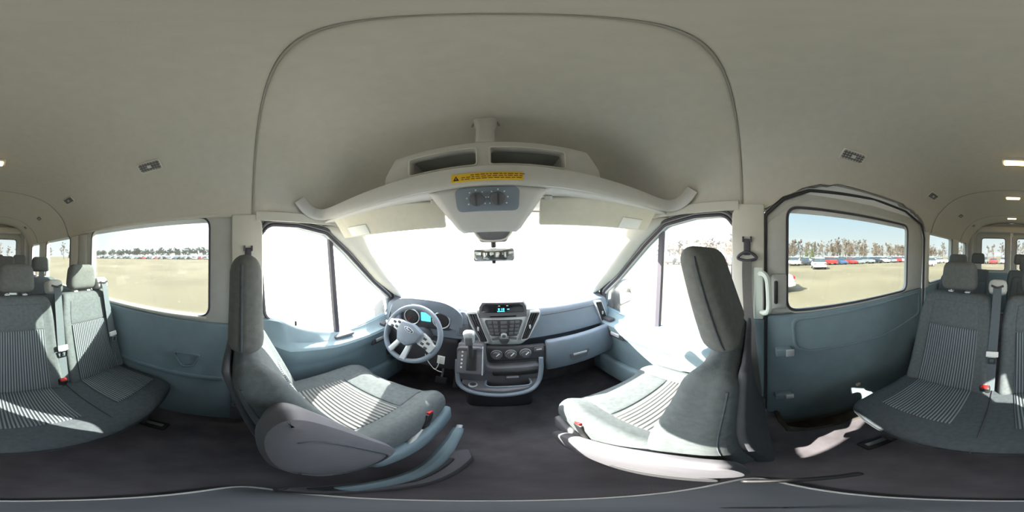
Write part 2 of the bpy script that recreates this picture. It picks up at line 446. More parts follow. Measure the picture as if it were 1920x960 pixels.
# ---- sliding door on the right
AR = [(-.06, .90, .01), (-.06, 1.50, .03), (-.16, 1.60, .03), (-.31, 1.668, .05), (-.78, 1.70, .2), (-1.16, 1.685, .08), (-1.45, 1.60, .05), (-1.505, 1.46, .05), (-1.49, .90, .01)]
d3 = struct(plate('door_3', rpoly(AR, .02), [win_hole(*W1)], 'x', .925, .03, 'trim_grey', bevel=.004))
plate('inner_frame', rpoly([(-.20+.13, .94), (-.07, 1.46), (-.2, 1.57), (-.34, 1.625), (-.78, 1.65), (-1.14, 1.64), (-1.38, 1.57), (-1.43, 1.45), (-1.42, .94)], .04), [win_hole(-1.222, -.178, .951, 1.563, .075)], 'x', .912, .03, 'trim_grey', d3, bevel=.01)
plate('door_panel', rpoly([(-.07, -.28), (-.07, .94), (-1.47, .94), (-1.49, -.28)], .02), [], 'x', .91, .05, 'panel_blue', d3, bevel=.012)
plate('panel_recess', rpoly([(-.22, .70), (-.20, .92), (-1.40, .92), (-1.42, .66), (-.9, .60), (-.3, .66)], .05), [rpoly([(-.24, .715), (-.22, .90), (-1.38, .90), (-1.40, .675), (-.9, .62), (-.31, .675)], .05)], 'x', .886, .02, 'panel_blue', d3, bevel=.006)
plate('pane', win_hole(W1[0]-.01, W1[1]+.01, .948, 1.566), [], 'x', .945, .006, 'glass_side', d3)
tube('window_seal', [(.905, p[0], p[1]) for p in win_hole(*W1)], .007, 'seal', d3, True, 6)
tube('door_seal', [(.895, p[0], p[1]) for p in rpoly([(-.062, .05, 0)]+[(a, b, c) for a, b, c in AR[1:-1]]+[(-1.50, .1, 0)], .02, 4)], .011, 'rubber', d3, False, 6)
hd = soft('latch_recess', (.892, -.135, 1.08), (.03, .085, .20), .012, 'trim_grey', d3)
soft('latch_lever', (.872, -.118, 1.08), (.02, .02, .13), .008, 'black', hd)
for z in (.70, .27):
    b = soft('guide_bracket', (.865, -.16, z), (.05, .09, .055), .01, 'panel_blue', d3)
    soft('striker', (.838, -.19, z), (.012, .045, .05), .004, 'silver', b)
soft('courtesy_lens', (.876, -.66, .17), (.02, .035, .03), .008, 'white', d3)
# ---- rear wall and doors
wb = struct(plate('wall_rear', [(-.97, -.05), (.97, -.05), (.97, 1.6), (.86, 1.8), (.7, 1.93), (.4, 2.0), (-.4, 2.0), (-.7, 1.93), (-.86, 1.8), (-.97, 1.6)], [rrect(-.76, .76, .03, 1.79, .10)], 'y', -3.52, .06, 'trim_grey', bevel=.008))
for s in (-1, 1):
    soft('corner_trim', (s*.86, -3.44, .9), (.12, .12, 1.75), .03, 'trim_grey', wb)
soft('header_trim', (0, -3.44, 1.86), (1.45, .1, .13), .03, 'trim_light', wb)
for s, k in ((-1, 4), (1, 5)):
    x0, x1 = sorted((s*.001, s*.775)); a, b = sorted((s*.125, s*.64))
    d = struct(plate('door_%d' % k, rpoly([(x0, .0), (x1, .0), (x1, 1.80), (x0, 1.80)], .06), [rrect(a, b, .98, 1.675, .06)], 'y', -3.545, .04, 'trim_grey', bevel=.008))
    plate('pane', rrect(a-.01, b+.01, .97, 1.685, .06), [], 'y', -3.56, .006, 'glass_rear', d)
    plate('door_panel', rpoly([(x0+.04, .05), (x1-.04, .05), (x1-.04, .93), (x0+.04, .93)], .04), [], 'y', -3.515, .03, 'panel_blue', d, bevel=.01)
    tube('window_seal', [(p[0], -3.524, p[1]) for p in rrect(a, b, .98, 1.675, .06)], .008, 'seal', d, True, 6)
soft('latch_cover', (-.01, -3.5, 1.76), (.07, .04, .1), .012, 'white', wb)

# ---- front doors
def zs(y): return interp(y, [(.10, .955), (.17, .955), (.23, .93), (.28, .89), (.36, .85), (.46, .812), (.62, .765), (.8, .765), (1.1, .79), (1.3, .82)])
def fdoor(s, k, side):
    hole = rpoly([(.135, .95, .0), (.105, 1.43, .05), (.16, 1.497, .05), (.33, 1.495, .1), (.52, 1.462, .12), (.68, 1.34, .1), (.95, 1.10, .1), (1.15, .945, .05), (1.17, .80, .03), (.64, .762, .05), (.46, .81, .1), (.30, .88, .06), (.20, .95, .03)], .03, 5)
    outer = [(.095, .0), (.095, 1.535), (.55, 1.535), (.73, 1.42), (1.0, 1.20), (1.27, .98), (1.33, .80), (1.33, .0)]
    d = struct(plate('door_%d' % k, outer, [hole], 'x', s*.925, .035, 'panel_blue', bevel=.003))
    plate('window_frame', [(p[0], p[1]) for p in [(.098, .96), (.098, 1.53), (.55, 1.53), (.725, 1.415), (.99, 1.19), (1.25, .97), (1.20, .90), (1.13, .945), (.95, 1.10), (.68, 1.34), (.52, 1.462), (.33, 1.495), (.17, 1.495), (.115, 1.46), (.105, 1.42), (.135, .95)]], [], 'x', s*.908, .02, 'trim_grey', d, bevel=.003)
    plate('pane', rpoly([(a, b) for a, b in [(.12, .93), (.09, 1.44), (.16, 1.51), (.33, 1.51), (.53, 1.475), (.70, 1.35), (.97, 1.11), (1.18, .95), (1.19, .78), (.64, .74), (.46, .79), (.30, .86)]], .03), [], 'x', s*.937, .005, 'glass_door' if s < 0 else 'glass_passenger', d)
    ribbon('quarter_bar', [(s*.925, .568, 1.44), (s*.925, .615, .745)], .03, .03, 'seal', d, up=(1, 0, 0))
    tube('frame_seal', [(s*.898, p[0], p[1]) for p in rpoly([(.13, .94), (.098, 1.43), (.155, 1.508), (.33, 1.507), (.53, 1.473), (.69, 1.35), (.96, 1.11), (1.16, .955), (1.185, .82)], .08, 5)], .011, 'seal', d, False, 6)
    tube('door_seal', [(s*.885, p[0], p[1]) for p in rpoly([(.105, .4), (.088, 1.45), (.14, 1.53), (.33, 1.53), (.55, 1.493), (.715, 1.37), (.985, 1.13), (1.19, .97), (1.24, .80)], .08, 5)], .009, 'rubber', d, False, 6)
    rings = []
    for i in range(25):
        y = lerp(.10, 1.30, i/24); z0 = zs(y)
        xl = interp(y, [(.10, .87), (.16, .85), (.24, .805), (.5, .782), (1.0, .785), (1.3, .80)])
        zl = interp(y, [(.10, .84), (.16, .80), (.24, .765), (.56, .735), (.84, .725), (1.3, .73)])
        sec = [(.915, z0), (.895, z0+.004), (.882, z0-.008), (lerp(.882, xl, .35), lerp(z0-.008, zl, .75) if z0-zl > .03 else zl+.012), (xl+.012, zl+.006), (xl, zl-.008), (xl+.004, zl-.05), (xl+.02, .64), (xl+.028, .625), (xl+.034, .60), (.845, .46), (.862, .3), (.866, .04), (.915, .04)]
        rings.append([Vector((s*a, y, b)) for a, b in sec])
    t = loft('door_trim', rings, 'panel_blue', d)
    soft('map_pocket', (s*.845, .72, .22), (.07, .85, .22), .03, 'panel_blue', d)
    # grab recess and lever
    h = soft('handle_recess', (s*.802, .90, .655), (.02, .16, .075), .01, 'dash_dark', d)
    soft('door_lever', (s*.79, .90, .655), (.014, .09, .03), .006, 'silver', h)
    soft('switch_pack', (s*.83, 1.05, .748), (.06, .16, .03), .012, 'dash_dark', d)
    soft('lock_pin', (s*.893, .31, .905), (.012, .012, .035), .005, 'seal', d)
    soft('mirror_sail', (s*.90, 1.19, .87), (.03, .10, .14), .012, 'dash_dark', d)
    return d
dl = fdoor(-1, 1, 'left'); dr = fdoor(1, 2, 'right')
soft('ledge_grip', (-.87, .63, .757), (.05, .15, .022), .008, 'dash_mid', dl)
soft('armrest', (.78, .29, .715), (.15, .23, .13), .035, 'panel_blue', dr)

# ---- windscreen, A pillars, header, rails
WE = [(0, .74, 1.505), (.33, .836, 1.335), (.66, .99, 1.165), (1, 1.2, .965)]
def ws(u, v):
    y = interp(v, [(a, b) for a, b, c in WE]); z = interp(v, [(a, c) for a, b, c in WE]); t = 2*u-1
    return Vector((t*.80, y+lerp(.13, .38, v)*(1-t*t), z+.02*(1-t*t)*(1-v)))
struct(grid('window_1', ws, 20, 12, 'glass_front'))
for s, nm in ((-1, 'trim_3'), (1, 'trim_4')):
    OE = [(0, .50, 1.52), (.33, .71, 1.365), (.66, .97, 1.13), (1, 1.27, .93)]
    def ap(u, v, s=s):
        yo, zo = interp(v, [(a, b) for a, b, c in OE]), interp(v, [(a, c) for a, b, c in OE])
        yi, zi = interp(v, [(a, b) for a, b, c in WE]), interp(v, [(a, c) for a, b, c in WE])
        b = math.sin(u*math.pi)*.018
        return Vector((s*(lerp(.895, .788, u)-b), lerp(yo, yi, u)-b*.6, lerp(zo, zi, u)-b*.3))
    o = struct(grid(nm, ap, 8, 12, 'trim_light')); md = o.modifiers.new('s', 'SOLIDIFY'); md.thickness = .012; md.offset = 0
hp = [ws(i/16, 0)+Vector((0, .01, .03)) for i in range(17)]
struct(sweep('trim_5', hp, [(-.10, -.015), (.03, -.02), (.03, .05), (-.10, .05)], 'trim_light', up=(0, 0, 1)))
for s, nm in ((-1, 'trim_6'), (1, 'trim_7')):
    struct(sweep(nm, [(s*.895, .08, 1.545), (s*.893, .5, 1.545), (s*.87, .66, 1.535), (s*.80, .80, 1.53)], [(-.03, -.022), (.03, -.022), (.03, .03), (-.03, .03)], 'trim_light', up=(0, 0, 1)))
struct(plate('wall_front', [(-.95, -.05), (.95, -.05), (.95, .86), (-.95, .86)], [], 'y', 1.33, .03, 'floor'))
# bonnet outside
struct(grid('trim_8', lambda u, v: Vector((lerp(-.85, .85, u)*(1-.1*v*v), lerp(1.45, 2.25, v), .88-.28*v*v-.1*(2*u-1)**2)), 12, 10, 'van_paint'))

# ================================================================== FRONT SEATS
def ell(x, a, b): return sst(a, b, abs(x))
def front_seat(name, label, y0, x0, lean, s_in, tilt, hy):
    """s_in: +1 when the aisle lies on the seat's right (driver), -1 for the passenger seat"""
    t = thing(name, label, 'seat', (x0, y0, 0), 'front seats')
    O = Vector((x0, y0, 0))
    soft('pedestal', O+Vector((0, .25, .15)), (.40, .40, .30), .02, 'rubber', t)
    # cushion, local: y 0 (back) .. .52 (front)
    def cf(x, y, z):
        yy = y+.26
        z2 = z + (.035*ell(x, .15, .235) if z > 0 else 0) - .05*sst(.40, .54, yy)*(1 if z > 0 else .2) + .015*sst(0, .25, yy)
        x2 = x*(1+.03*sst(.1, .4, yy)-.07*sst(.45, .53, yy))
        return (x2, y, z2)
    cu = soft('seat_cushion', O+Vector((0, .26, .475)), (.535, .54, .155), .06, 'fabric', t, cf, n=(10, 10, 2), k=4)
    def ins(ya, yb, xa, zt, m, nm, proud):
        def f(x, y, z):
            yy = y+(ya+yb)/2
            zz = .552 - .05*sst(.40, .54, yy) + .015*sst(0, .25, yy) + .02*ell(x, .15, .25)+z-.004+proud
            return (O.x+x, O.y+yy, zz)
        vs, fs = softbox_data((xa*2, yb-ya, .012), .006, (12, 10, 1), 2)
        return mesh(nm, [f(*v) for v in vs], fs, m, cu, fix=False)
    ins(.02, .305, .165, 0, 'rib_y', 'ribbed_insert', .004)
    ins(.312, .475, .165, 0, 'fabric', 'front_insert', .004)
    soft('cushion_base', O+Vector((0, .27, .375)), (.50, .47, .09), .03, 'panel_blue', t)
    # backrest: runs up from z .45, leaning back
    H = .585
    def bend(x, y, z, yfront):
        v = (z+H/2)/H
        wid = 1-.20*sst(.45, 1, v)+.02*math.sin(v*3)
        yb = -lean*v + .02*math.sin(v*math.pi) + (.05 if y > 0 else .01)*ell(x, .13, .25)*(1-.6*v)
        th = lerp(1.15, .62, v)
        return (O.x+x*wid, O.y+.0+y*th+yb, .45+v*H)
    vs, fs = softbox_data((.51, .15, H), .055, (10, 3, 10), 4)
    bk = mesh('backrest', [bend(*v, 0) for v in vs], fs, 'fabric', t, fix=False)
    vs, fs = softbox_data((.30, .012, .34), .005, (12, 1, 12), 2)
    def bi(x, y, z): return bend(x, .078+y, z-.08, 0)
    mesh('ribbed_insert', [bi(*v) for v in vs], fs, 'rib_x', bk, fix=False)
    vs, fs = softbox_data((.43, .03, .60), .012, (8, 1, 8), 2)
    mesh('back_shell', [bend(x, -.078+y, z-.01, 0) for x, y, z in vs], fs, 'seat_back', bk, fix=False)
    # piping down the rear edge on both flanks
    for s in (-1, 1):
        P = [Vector(bend(s*.245, -.045, -H/2+H*k/14, 0)) for k in range(1, 14)]
        tube('piping', P, .004, 'fabric_dark', bk, k=6)
    # head restraint
    zt, yt = .45+H, -lean
    for s in (-1, 1): cyl('headrest_post', O+Vector((s*.06, yt-.0, zt-.03)), O+Vector((s*.06, yt-.006, zt+.05)), .007, 'chrome', t, 8)
    for s in (-1, 1): cyl('post_guide', O+Vector((s*.06, yt, zt-.02)), O+Vector((s*.06, yt, zt+.012)), .016, 'silver', t, 12)
    def hf(x, y, z):
        v = (z+.14)/.28
        return (O.x+x*(1-.10*v*v), O.y+yt+hy+y*(1-.15*v)+tilt*(v-.3), zt+.145+z-.0)
    vs, fs = softbox_data((.275, .092, .27), .044, (6, 2, 6), 4)
    h = mesh('headrest', [hf(*v) for v in vs], fs, 'fabric_head', t, fix=False)
    for s in (-1, 1):
        P = [Vector(hf(s*.1385*c, -.012, z)) for z, c in [(-.11, .96)]+[(-.09+.018*k, 1) for k in range(11)]+[(.11, .95)]]
        tube('piping', P, .0028, 'fabric_dark', h, k=6)
    # aisle side: driver has a lobed armrest folded against the backrest, the passenger seat a long sill cover
    if s_in > 0:
        pr = smooth_path([(-.13, .90, 0), (-.105, .975, 0), (-.06, .965, 0), (.0, .86, 0), (.065, .69, 0), (.115, .53, 0), (.105, .46, 0), (.03, .39, 0), (-.05, .37, 0), (-.10, .50, 0), (-.125, .72, 0)], 5, True)
        sh = plate('armrest', [(p.x+O.y, p.y) for p in pr], [], 'x', O.x+.262, .075, 'seat_plastic', t, bevel=.03)
        P = [Vector((O.x+.3005, O.y+p.x*.72-.012, (p.y-.65)*.72+.62)) for p in pr[6:46]]
        tube('armrest_seam', P, .003, 'fabric_dark', sh, k=6)
        soft('side_valance', O+Vector((.262, .28, .345)), (.05, .46, .13), .022, 'panel_blue', t)
    else:
        pr = smooth_path([(-.05, .50, 0), (-.05, .66, 0), (.0, .685, 0), (.085, .66, 0), (.21, .55, 0), (.33, .43, 0), (.43, .32, 0), (.43, .27, 0), (.33, .27, 0), (.2, .36, 0), (.07, .37, 0)], 5, True)
        sh = plate('side_cover', [(p.x+O.y, p.y) for p in pr], [], 'x', O.x-.295, .045, 'seat_plastic', t, bevel=.018)
        plate('recliner_cover', [(p.x+O.y, p.y) for p in rpoly([Vector((-.03, .40)), Vector((-.03, .50)), Vector((.12, .47)), Vector((.14, .42))], .02) for p in [Vector(p)]], [], 'x', O.x-.318, .012, 'rubber', sh, bevel=.003)
        soft('recliner_lever', O+Vector((-.30, -.13, .33)), (.02, .16, .03), .008, 'black', t)
        soft('side_valance', O+Vector((-.262, .28, .33)), (.04, .46, .12), .02, 'seat_plastic', t)
    soft('door_valance', O+Vector((-s_in*.262, .27, .36)), (.04, .5, .15), .02, 'seat_plastic', t)
    # buckle on the aisle side
    b = soft('buckle', O+Vector((s_in*.265, .30, .515)), (.028, .05, .10), .008, 'black', t, rot=(-25, 0, 0))
    soft('release_button', O+Vector((s_in*.265, .325, .564)), (.02, .032, .012), .003, 'red', b, rot=(-25, 0, 0))
    soft('buckle_stalk', O+Vector((s_in*.265, .22, .42)), (.014, .03, .16), .005, 'white', b, rot=(-40, 0, 0))
    # slide rails and lever
    for s in (-1, 1): soft('slide_rail', O+Vector((s*.2, .26, .31)), (.035, .56, .03), .006, 'steel', t)
    tube('slide_lever', smooth_path([O+Vector((-.18, .5, .33)), O+Vector((-.18, .57, .34)), O+Vector((0, .59, .35)), O+Vector((.18, .57, .34)), O+Vector((.18, .5, .33))], 5), .007, 'black', t)
    return t
front_seat('driver_seat', 'grey cloth driver seat behind the steering wheel with ribbed cushion', .15, -.48, .14, 1, 0, 0)
front_seat('passenger_seat', 'grey cloth front passenger seat in full sun facing the glovebox', .065, .48, .0, -1, .085, .025)

# ================================================================== HANDBRAKE beside the driver seat
hb = thing('handbrake', 'grey handbrake lever on a long moulded base beside the driver seat', 'handbrake', (-.14, .25, 0))
plate('base_tray', rpoly([(-.19, .02), (-.16, .45), (-.10, .50), (-.075, .42), (-.10, .2), (-.135, .06)], .03), [], 'z', .05, .10, 'seat_plastic', hb, bevel=.015)
plate('boot', rpoly([(-.175, .06), (-.155, .38), (-.115, .40), (-.12, .2), (-.145, .08)], .02), [], 'z', .11, .03, 'rubber', hb, bevel=.01)
sweep('lever', smooth_path([(-.145, .10, .13), (-.138, .25, .20), (-.134, .38, .30), (-.132, .52, .36)], 5), circ(.026, 10, .75, 1.0), 'panel_blue', hb, scale=[1, 1, 1, 1, 1, 1, 1.05, 1.1, 1.15, 1.15, 1.2, 1.15, 1.1, 1.1, 1.05, .9])
cyl('release_knob', (-.132, .52, .36), (-.132, .54, .368), .011, 'silver', hb, 10)

# ================================================================== REAR SEATS
def rear_bench(name, label, y0, seats, zh, group, cushion=None):
    """seats: x centres; cushion front edge at y0"""
    t = thing(name, label, 'seat', ((seats[0]+seats[-1])/2, y0-.3, 0), group)
    xs = sorted(seats); sp = .25
    runs = []
    for x in xs:
        if runs and x-runs[-1][-1] < .6: runs[-1].append(x)
        else: runs.append([x])
    for rn in runs:
        xa, xb = max(-.855, rn[0]-sp), min(.865, rn[-1]+sp); cx = (xa+xb)/2; W = xb-xa
        def cf(x, y, z, W=W):
            e_ = abs(x)/(W/2)
            z2 = z-(.03*sst(.1, .26, y) if z > 0 else 0)
            y2 = y-.05*e_**4*(1 if y > 0 else 0)
            return (x, y2, z2)
        cu = soft('seat_cushion', (cx, y0-.255, .385), (W, .51, .13), .05, 'fabric_dark', t, cf, n=(16, 6, 2), k=4)
        soft('cushion_pan', (cx, y0-.28, .30), (W-.12, .40, .05), .015, 'rubber', t)
        for x in rn:
            vs, fs = softbox_data((.30, .33, .012), .005, (12, 6, 1), 2)
            mesh('ribbed_insert', [(x+a, y0-.30+b, .4465-.03*sst(.1, .26, b-.045)+c+.004) for a, b, c in vs], fs, 'rib_x', cu, fix=False)
        for x in [(a+b)/2 for a, b in zip(rn, rn[1:])]:
            tube('cushion_seam', [(x, y0-.5+.045*k, .4525-.03*sst(.1, .26, y0 and (-.245+.045*k))) for k in range(10)]+[(x, y0-.012, .40), (x, y0+.001, .37)], .0035, 'seat_back', cu, k=6)
        for x in (xa+.17, xb-.17) if len(rn) > 1 else (cx-.12, cx+.12):
            soft('leg', (x, y0-.22, .14), (.06, .24, .27), .015, 'rubber', t)
            f = soft('foot', (x, y0-.10, .012), (.07, .22, .024), .008, 'black', t)
            soft('floor_latch', (x, y0-.06, .028), (.025, .10, .012), .004, 'steel', f)
    lean = .17
    for x in xs:
        H = .64
        def bend(a, b, c, x=x):
            v = (c+H/2)/H
            wid = 1-.10*sst(.75, 1, v)-.03*v
            return (x+a*wid, y0-.47-lean*v+b*lerp(1.05, .8, v)+(.025 if b > 0 else 0)*ell(a, .13, .23), .42+v*H)
        bw = .43 if abs(x) > .5 else .46
        vs, fs = softbox_data((bw, .12, H), .045, (10, 3, 10), 4)
        bk = mesh('backrest', [bend(*v) for v in vs], fs, 'fabric', t, fix=False)
        vs, fs = softbox_data((.30, .012, .40), .005, (12, 1, 10), 2)
        mesh('ribbed_insert', [bend(a, .062+b, c-.08) for a, b, c in vs], fs, 'rib_x', bk, fix=False)
        vs, fs = softbox_data((.30, .012, .15), .005, (8, 1, 6), 2)
        mesh('plain_insert', [bend(a, .060+b, c+.20) for a, b, c in vs], fs, 'fabric', bk, fix=False)
        vs, fs = softbox_data((.42, .03, .6), .012, (4, 1, 6), 2)
        mesh('back_shell', [bend(a, -.058+b, c) for a, b, c in vs], fs, 'seat_back', bk, fix=False)
        yt, zt = y0-.47-lean, .42+H
        for s in (-1, 1): cyl('headrest_post', (x+s*.055, yt-.01, zt-.03), (x+s*.055, yt-.014, zh-.10), .006, 'chrome', t, 8)
        for s in (-1, 1): soft('post_guide', (x+s*.055, yt-.008, zt+.002), (.034, .03, .014), .005, 'silver', t)
        def hf(a, b, c, x=x):
            v = (c+.09)/.18
            return (x+a*(1-.12*v*v), yt-.015+b*(1-.2*v), zh-.09+c)
        vs, fs = softbox_data((.235, .10, .18), .042, (6, 2, 4), 4)
        mesh('headrest', [hf(*v) for v in vs], fs, 'fabric_head', t, fix=False)
    return t
G = 'rear passenger seats'
rear_bench('bench_seat', 'three-place grey bench with ribbed inserts directly behind the front seats', -.34, [-.645, -.17, .33], 1.255, G)
rear_bench('bench_seat', 'grey rear seats one row behind the three-place bench', -1.24, [-.645, -.21, .64], 1.305, G)
rear_bench('bench_seat', 'grey rear seats in the last row before the rear doors', -2.10, [-.56, -.17, .56], 1.335, G)

# shoulder belts of the bench: retractor cover on the seat shoulder, webbing, tongue, buckle
def bench_belt(x, label, lit, yb=-.34, full=True):
    t = thing('seat_belt', label, 'seat belt', (x, yb-.6, .45), 'bench shoulder belts')
    ys = yb-.62
    c = soft('belt_guide', (x, ys-.02, 1.105), (.11, .11, .09), .03, 'trim_grey', t, rot=(20, 0, 0))
    ribbon('guide_slot', smooth_path([(x-.035, ys+.036, 1.127), (x, ys+.042, 1.117), (x+.035, ys+.036, 1.127)], 4), .012, .008, 'black', c, up=(0, 1, 0))
    m = 'belt_bluish' if lit else 'belt'  # flag picks the bluer grey used for bench webbing
    ribbon('webbing', smooth_path([(x, ys+.04, 1.115), (x, ys+.058, 1.06), (x+.004, ys+.10, .9), (x+.008, ys+.135, .76), (x+.01, ys+.175, .58), (x+.01, ys+.20, .47)], 5), .048, .003, m, t, up=(0, 1, .3))
    g = soft('tongue', (x+.008, ys+.155, .74), (.062, .012, .035), .004, 'white', t, rot=(15, 0, 0))
    plate('tongue_blade', rrect(x-.012, x+.028, .675, .725, .008), [rrect(x-.002, x+.018, .685, .715, .004)], 'y', ys+.168, .004, 'chrome', g)
    if full:
        b = soft('buckle', (x+.03, ys+.20, .475), (.05, .035, .085), .01, 'black', t, rot=(-20, 0, 0))
        soft('release_button', (x+.03, ys+.214, .512), (.036, .022, .022), .004, 'red', b, rot=(-20, 0, 0))
    return t
bench_belt(.085, 'grey shoulder belt between the middle seat and the sliding-door seat of the bench', True)
bench_belt(-.415, 'grey shoulder belt between the middle seat and the driver-side seat of the bench', True)
bench_belt(-.80, 'grey shoulder belt at the window end of the bench below the driver-side glass', True, full=False)

# ================================================================== DASHBOARD
db = thing('dashboard', 'blue-grey dashboard with silver centre stack running below the windscreen', 'dashboard', (0, 1.1, .4))
def dz(x): return .918 + .04*math.exp(-((x+.48)/.22)**4) + .012*math.exp(-((x-.045)/.25)**4)
def ring(x):
    e_ = 1-(x/.89)**2
    fy = 1.21+.40*e_
    z = dz(x); back = .03*(abs(x)/.89)**2
    P = [(fy, .93), (lerp(1.14, fy, .5), .955), (1.15, z+.008), (1.105, z), (1.085, z-.012), (1.075, z-.035), (1.06, .82), (1.045, .735), (1.04, .71), (1.06, .69), (1.12, .66), (1.18, .5), (1.22, .45), (fy, .6)]
    return [Vector((x, max(y+back, 1.03), zz)) for y, zz in P]
loft('dash_body', [ring(-.875+1.75*i/40) for i in range(41)], 'dash_blue', db)
# top crease line on the passenger side
tube('pad_seam', [(x, 1.062+.03*(x/.89)**2, .872+.01*(x-.3)) for x in [.3+.045*i for i in range(11)]], .003, 'dash_dark', db, k=6)
# glovebox
def gb(x, y, z):
    X = x+.57; v = (z+.14)/.28
    return (X, .995+y-.03*math.sin(v*2.4)+.045*((X-.5)/.4)**2*(1 if X > .5 else .3), .575+z+(.02*(X-.57)))
vs, fs = softbox_data((.545, .05, .28), .018, (12, 1, 8), 3)
g = mesh('glovebox_door', [gb(*v) for v in vs], fs, 'dash_blue', db, fix=False)
hdl = plate('glovebox_handle', rpoly([(.445, .575), (.60, .585), (.57, .515), (.46, .51)], .012), [], 'y', .947, .02, 'dash_mid', g, bevel=.004)
soft('handle_lip', (.52, .935, .565), (.10, .01, .018), .004, 'silver', hdl)
plate('knee_panel', rpoly([(-.86, .40), (-.27, .40), (-.25, .70), (-.86, .70)], .04), [], 'y', 1.06, .05, 'dash_dark', db, bevel=.015)
plate('end_pocket', rpoly([(.835, .47), (.88, .50), (.885, .68), (.83, .68)], .02), [], 'y', 1.07, .03, 'dash_dark', db, bevel=.005)
tube('pocket_bar', smooth_path([(.80, 1.05, .49), (.83, 1.02, .475), (.865, 1.02, .50), (.88, 1.04, .60)], 4), .006, 'silver', db)

def vent(pts, y, nslat, parent, along=None):
    """slatted outlet: bezel, dark throat and slats between two long edges. pts: tl, tr, br, bl in (x,z)"""
    tl, tr, br, bl = [Vector(p) for p in pts]; c = (tl+tr+br+bl)/4
    big = [c+(p-c)*1.14 for p in (tl, tr, br, bl)]
    bz = plate('vent_bezel', rpoly([tuple(p) for p in big], .012), [rpoly([tuple(p) for p in (tl, tr, br, bl)], .008)], 'y', y, .03, 'silver', parent, bevel=.004)
    plate('vent_throat', rpoly([tuple(p) for p in (tl, tr, br, bl)], .008), [], 'y', y+.014, .006, 'black', bz)
    for k in range(nslat):
        f = (k+1)/(nslat+1); a = tl.lerp(tr, f); b = bl.lerp(br, f)
        ribbon('vent_slat', [(a.x, y-.004, a.y), (b.x, y-.004, b.y)], .006, .022, 'rubber', bz, up=(0, 1, 0))
    m_ = (tl+tr+br+bl)/4
    soft('vent_tab', (m_.x, y-.018, m_.y), (.012, .012, .03), .004, 'silver', bz)
# ---- centre stack
st = plate('centre_stack', rpoly([(-.195, .945), (-.10, .955), (.20, .95), (.29, .935), (.275, .86), (.205, .72), (.15, .675), (-.04, .68), (-.11, .71), (-.17, .84)], .035), [], 'y', 1.045, .06, 'silver', db, bevel=.015)
vent([(-.178, .925), (-.118, .928), (-.058, .722), (-.098, .715)], 1.012, 3, db)
vent([(.212, .922), (.272, .918), (.192, .735), (.15, .728)], 1.012, 3, db)
fp = plate('radio_face', rpoly([(-.10, .935), (.19, .93), (.125, .70), (-.03, .705)], .02), [], 'y', 1.02, .03, 'silver', db, bevel=.006)
soft('disc_slot', (.042, 1.003, .910), (.165, .006, .012), .002, 'black', fp)
kp = plate('keypad', rpoly([(-.075, .885), (.165, .88), (.125, .76), (-.035, .765)], .012), [], 'y', 1.003, .01, 'dash_dark', fp, bevel=.002)
for r_ in range(4):
    zk = .868-.027*r_
    for c_ in range(2):
        for sd in (-1, 1):
            xk = .045+sd*(.052+.032*c_-.003*r_)
            soft('radio_key', (xk, .996, zk), (.028, .008, .021), .003, 'dash_mid', kp)
for r_ in range(3):
    soft('radio_key', (.045, .995, .866-.028*r_), (.040, .01, .023), .005, 'dash_mid', kp)
kn = cyl('tuning_knob', (.043, 1.0, .775), (.043, .975, .775), .019, 'silver', fp, 18)
cyl('knob_cap', (.043, .976, .775), (.043, .972, .775), .012, 'dash_mid', kn, 16)
for sd in (-1, 1): soft('radio_key', (.045+sd*.052, .998, .745), (.05, .01, .016), .004, 'dash_mid', fp, rot=(0, sd*12, 0))
plate('hazard_switch', rpoly([(.01, .738), (.08, .736), (.062, .705), (.028, .706)], .006), [], 'y', .996, .012, 'dash_dark', fp, bevel=.002)
# hooded display
hood = loft('display_hood', [[Vector((.042+sx*w_, y, z)) for sx, z in ((-1, .90), (-1, zt-.035), (-.86, zt), (.86, zt-.004), (1, zt-.04), (1, .90))] for y, w_, zt in ((1.0, .147, 1.005), (1.02, .150, 1.017), (1.12, .15, 1.012), (1.25, .14, .97))], 'dash_mid', db)
sc_ = plate('display', rpoly([(-.092, .94), (-.08, .985), (-.06, .997), (.145, .993), (.165, .98), (.176, .936)], .01), [], 'y', .998, .008, 'black_gloss', hood, bevel=.002)
for i, (x, w_, h_) in enumerate(((.018, .010, .016), (.034, .004, .016), (.046, .010, .016), (.075, .014, .006), (.03, .045, .005))):
    soft('display_digit', (x, .9925, .962 if i < 4 else .948), (w_, .002, h_), .0008, 'cyan_lcd', sc_, k=1)
for x in (.02, .07): soft('display_icon', (x, .9925, .985), (.012, .002, .004), .0008, 'white', sc_, k=1)
# ---- instrument cluster with cowl
ic = plate('instrument_cluster', rpoly([(-.70, .765), (-.695, .90), (-.60, .935), (-.40, .935), (-.29, .905), (-.27, .80), (-.32, .765)], .03), [], 'y', 1.062, .03, 'dash_dark', db, bevel=.004)
for x in (-.60, -.37):
    tube('gauge_ring', [(x+.062*math.cos(a), 1.044, .845+.062*math.sin(a)) for a in [2*math.pi*i/24 for i in range(24)]], .005, 'silver', ic, True, 6)
    cyl('gauge_face', (x, 1.05, .845), (x, 1.042, .845), .056, 'black', ic, 24)
    ribbon('gauge_needle', [(x, 1.039, .845), (x-.03, 1.039, .81)], .003, .004, 'red', ic, up=(0, 1, 0))
soft('info_screen', (-.485, 1.043, .86), (.075, .006, .07), .004, 'cyan_lcd', ic)
sweep('cowl', smooth_path([(-.72, 1.04, .78), (-.725, 1.03, .88), (-.66, 1.01, .945), (-.50, 1.0, .962), (-.34, 1.01, .945), (-.265, 1.03, .88), (-.28, 1.04, .79)], 5), [(-.03, -.012), (.05, -.012), (.05, .014), (-.03, .010)], 'dash_blue', db, up=(0, 1, 0))
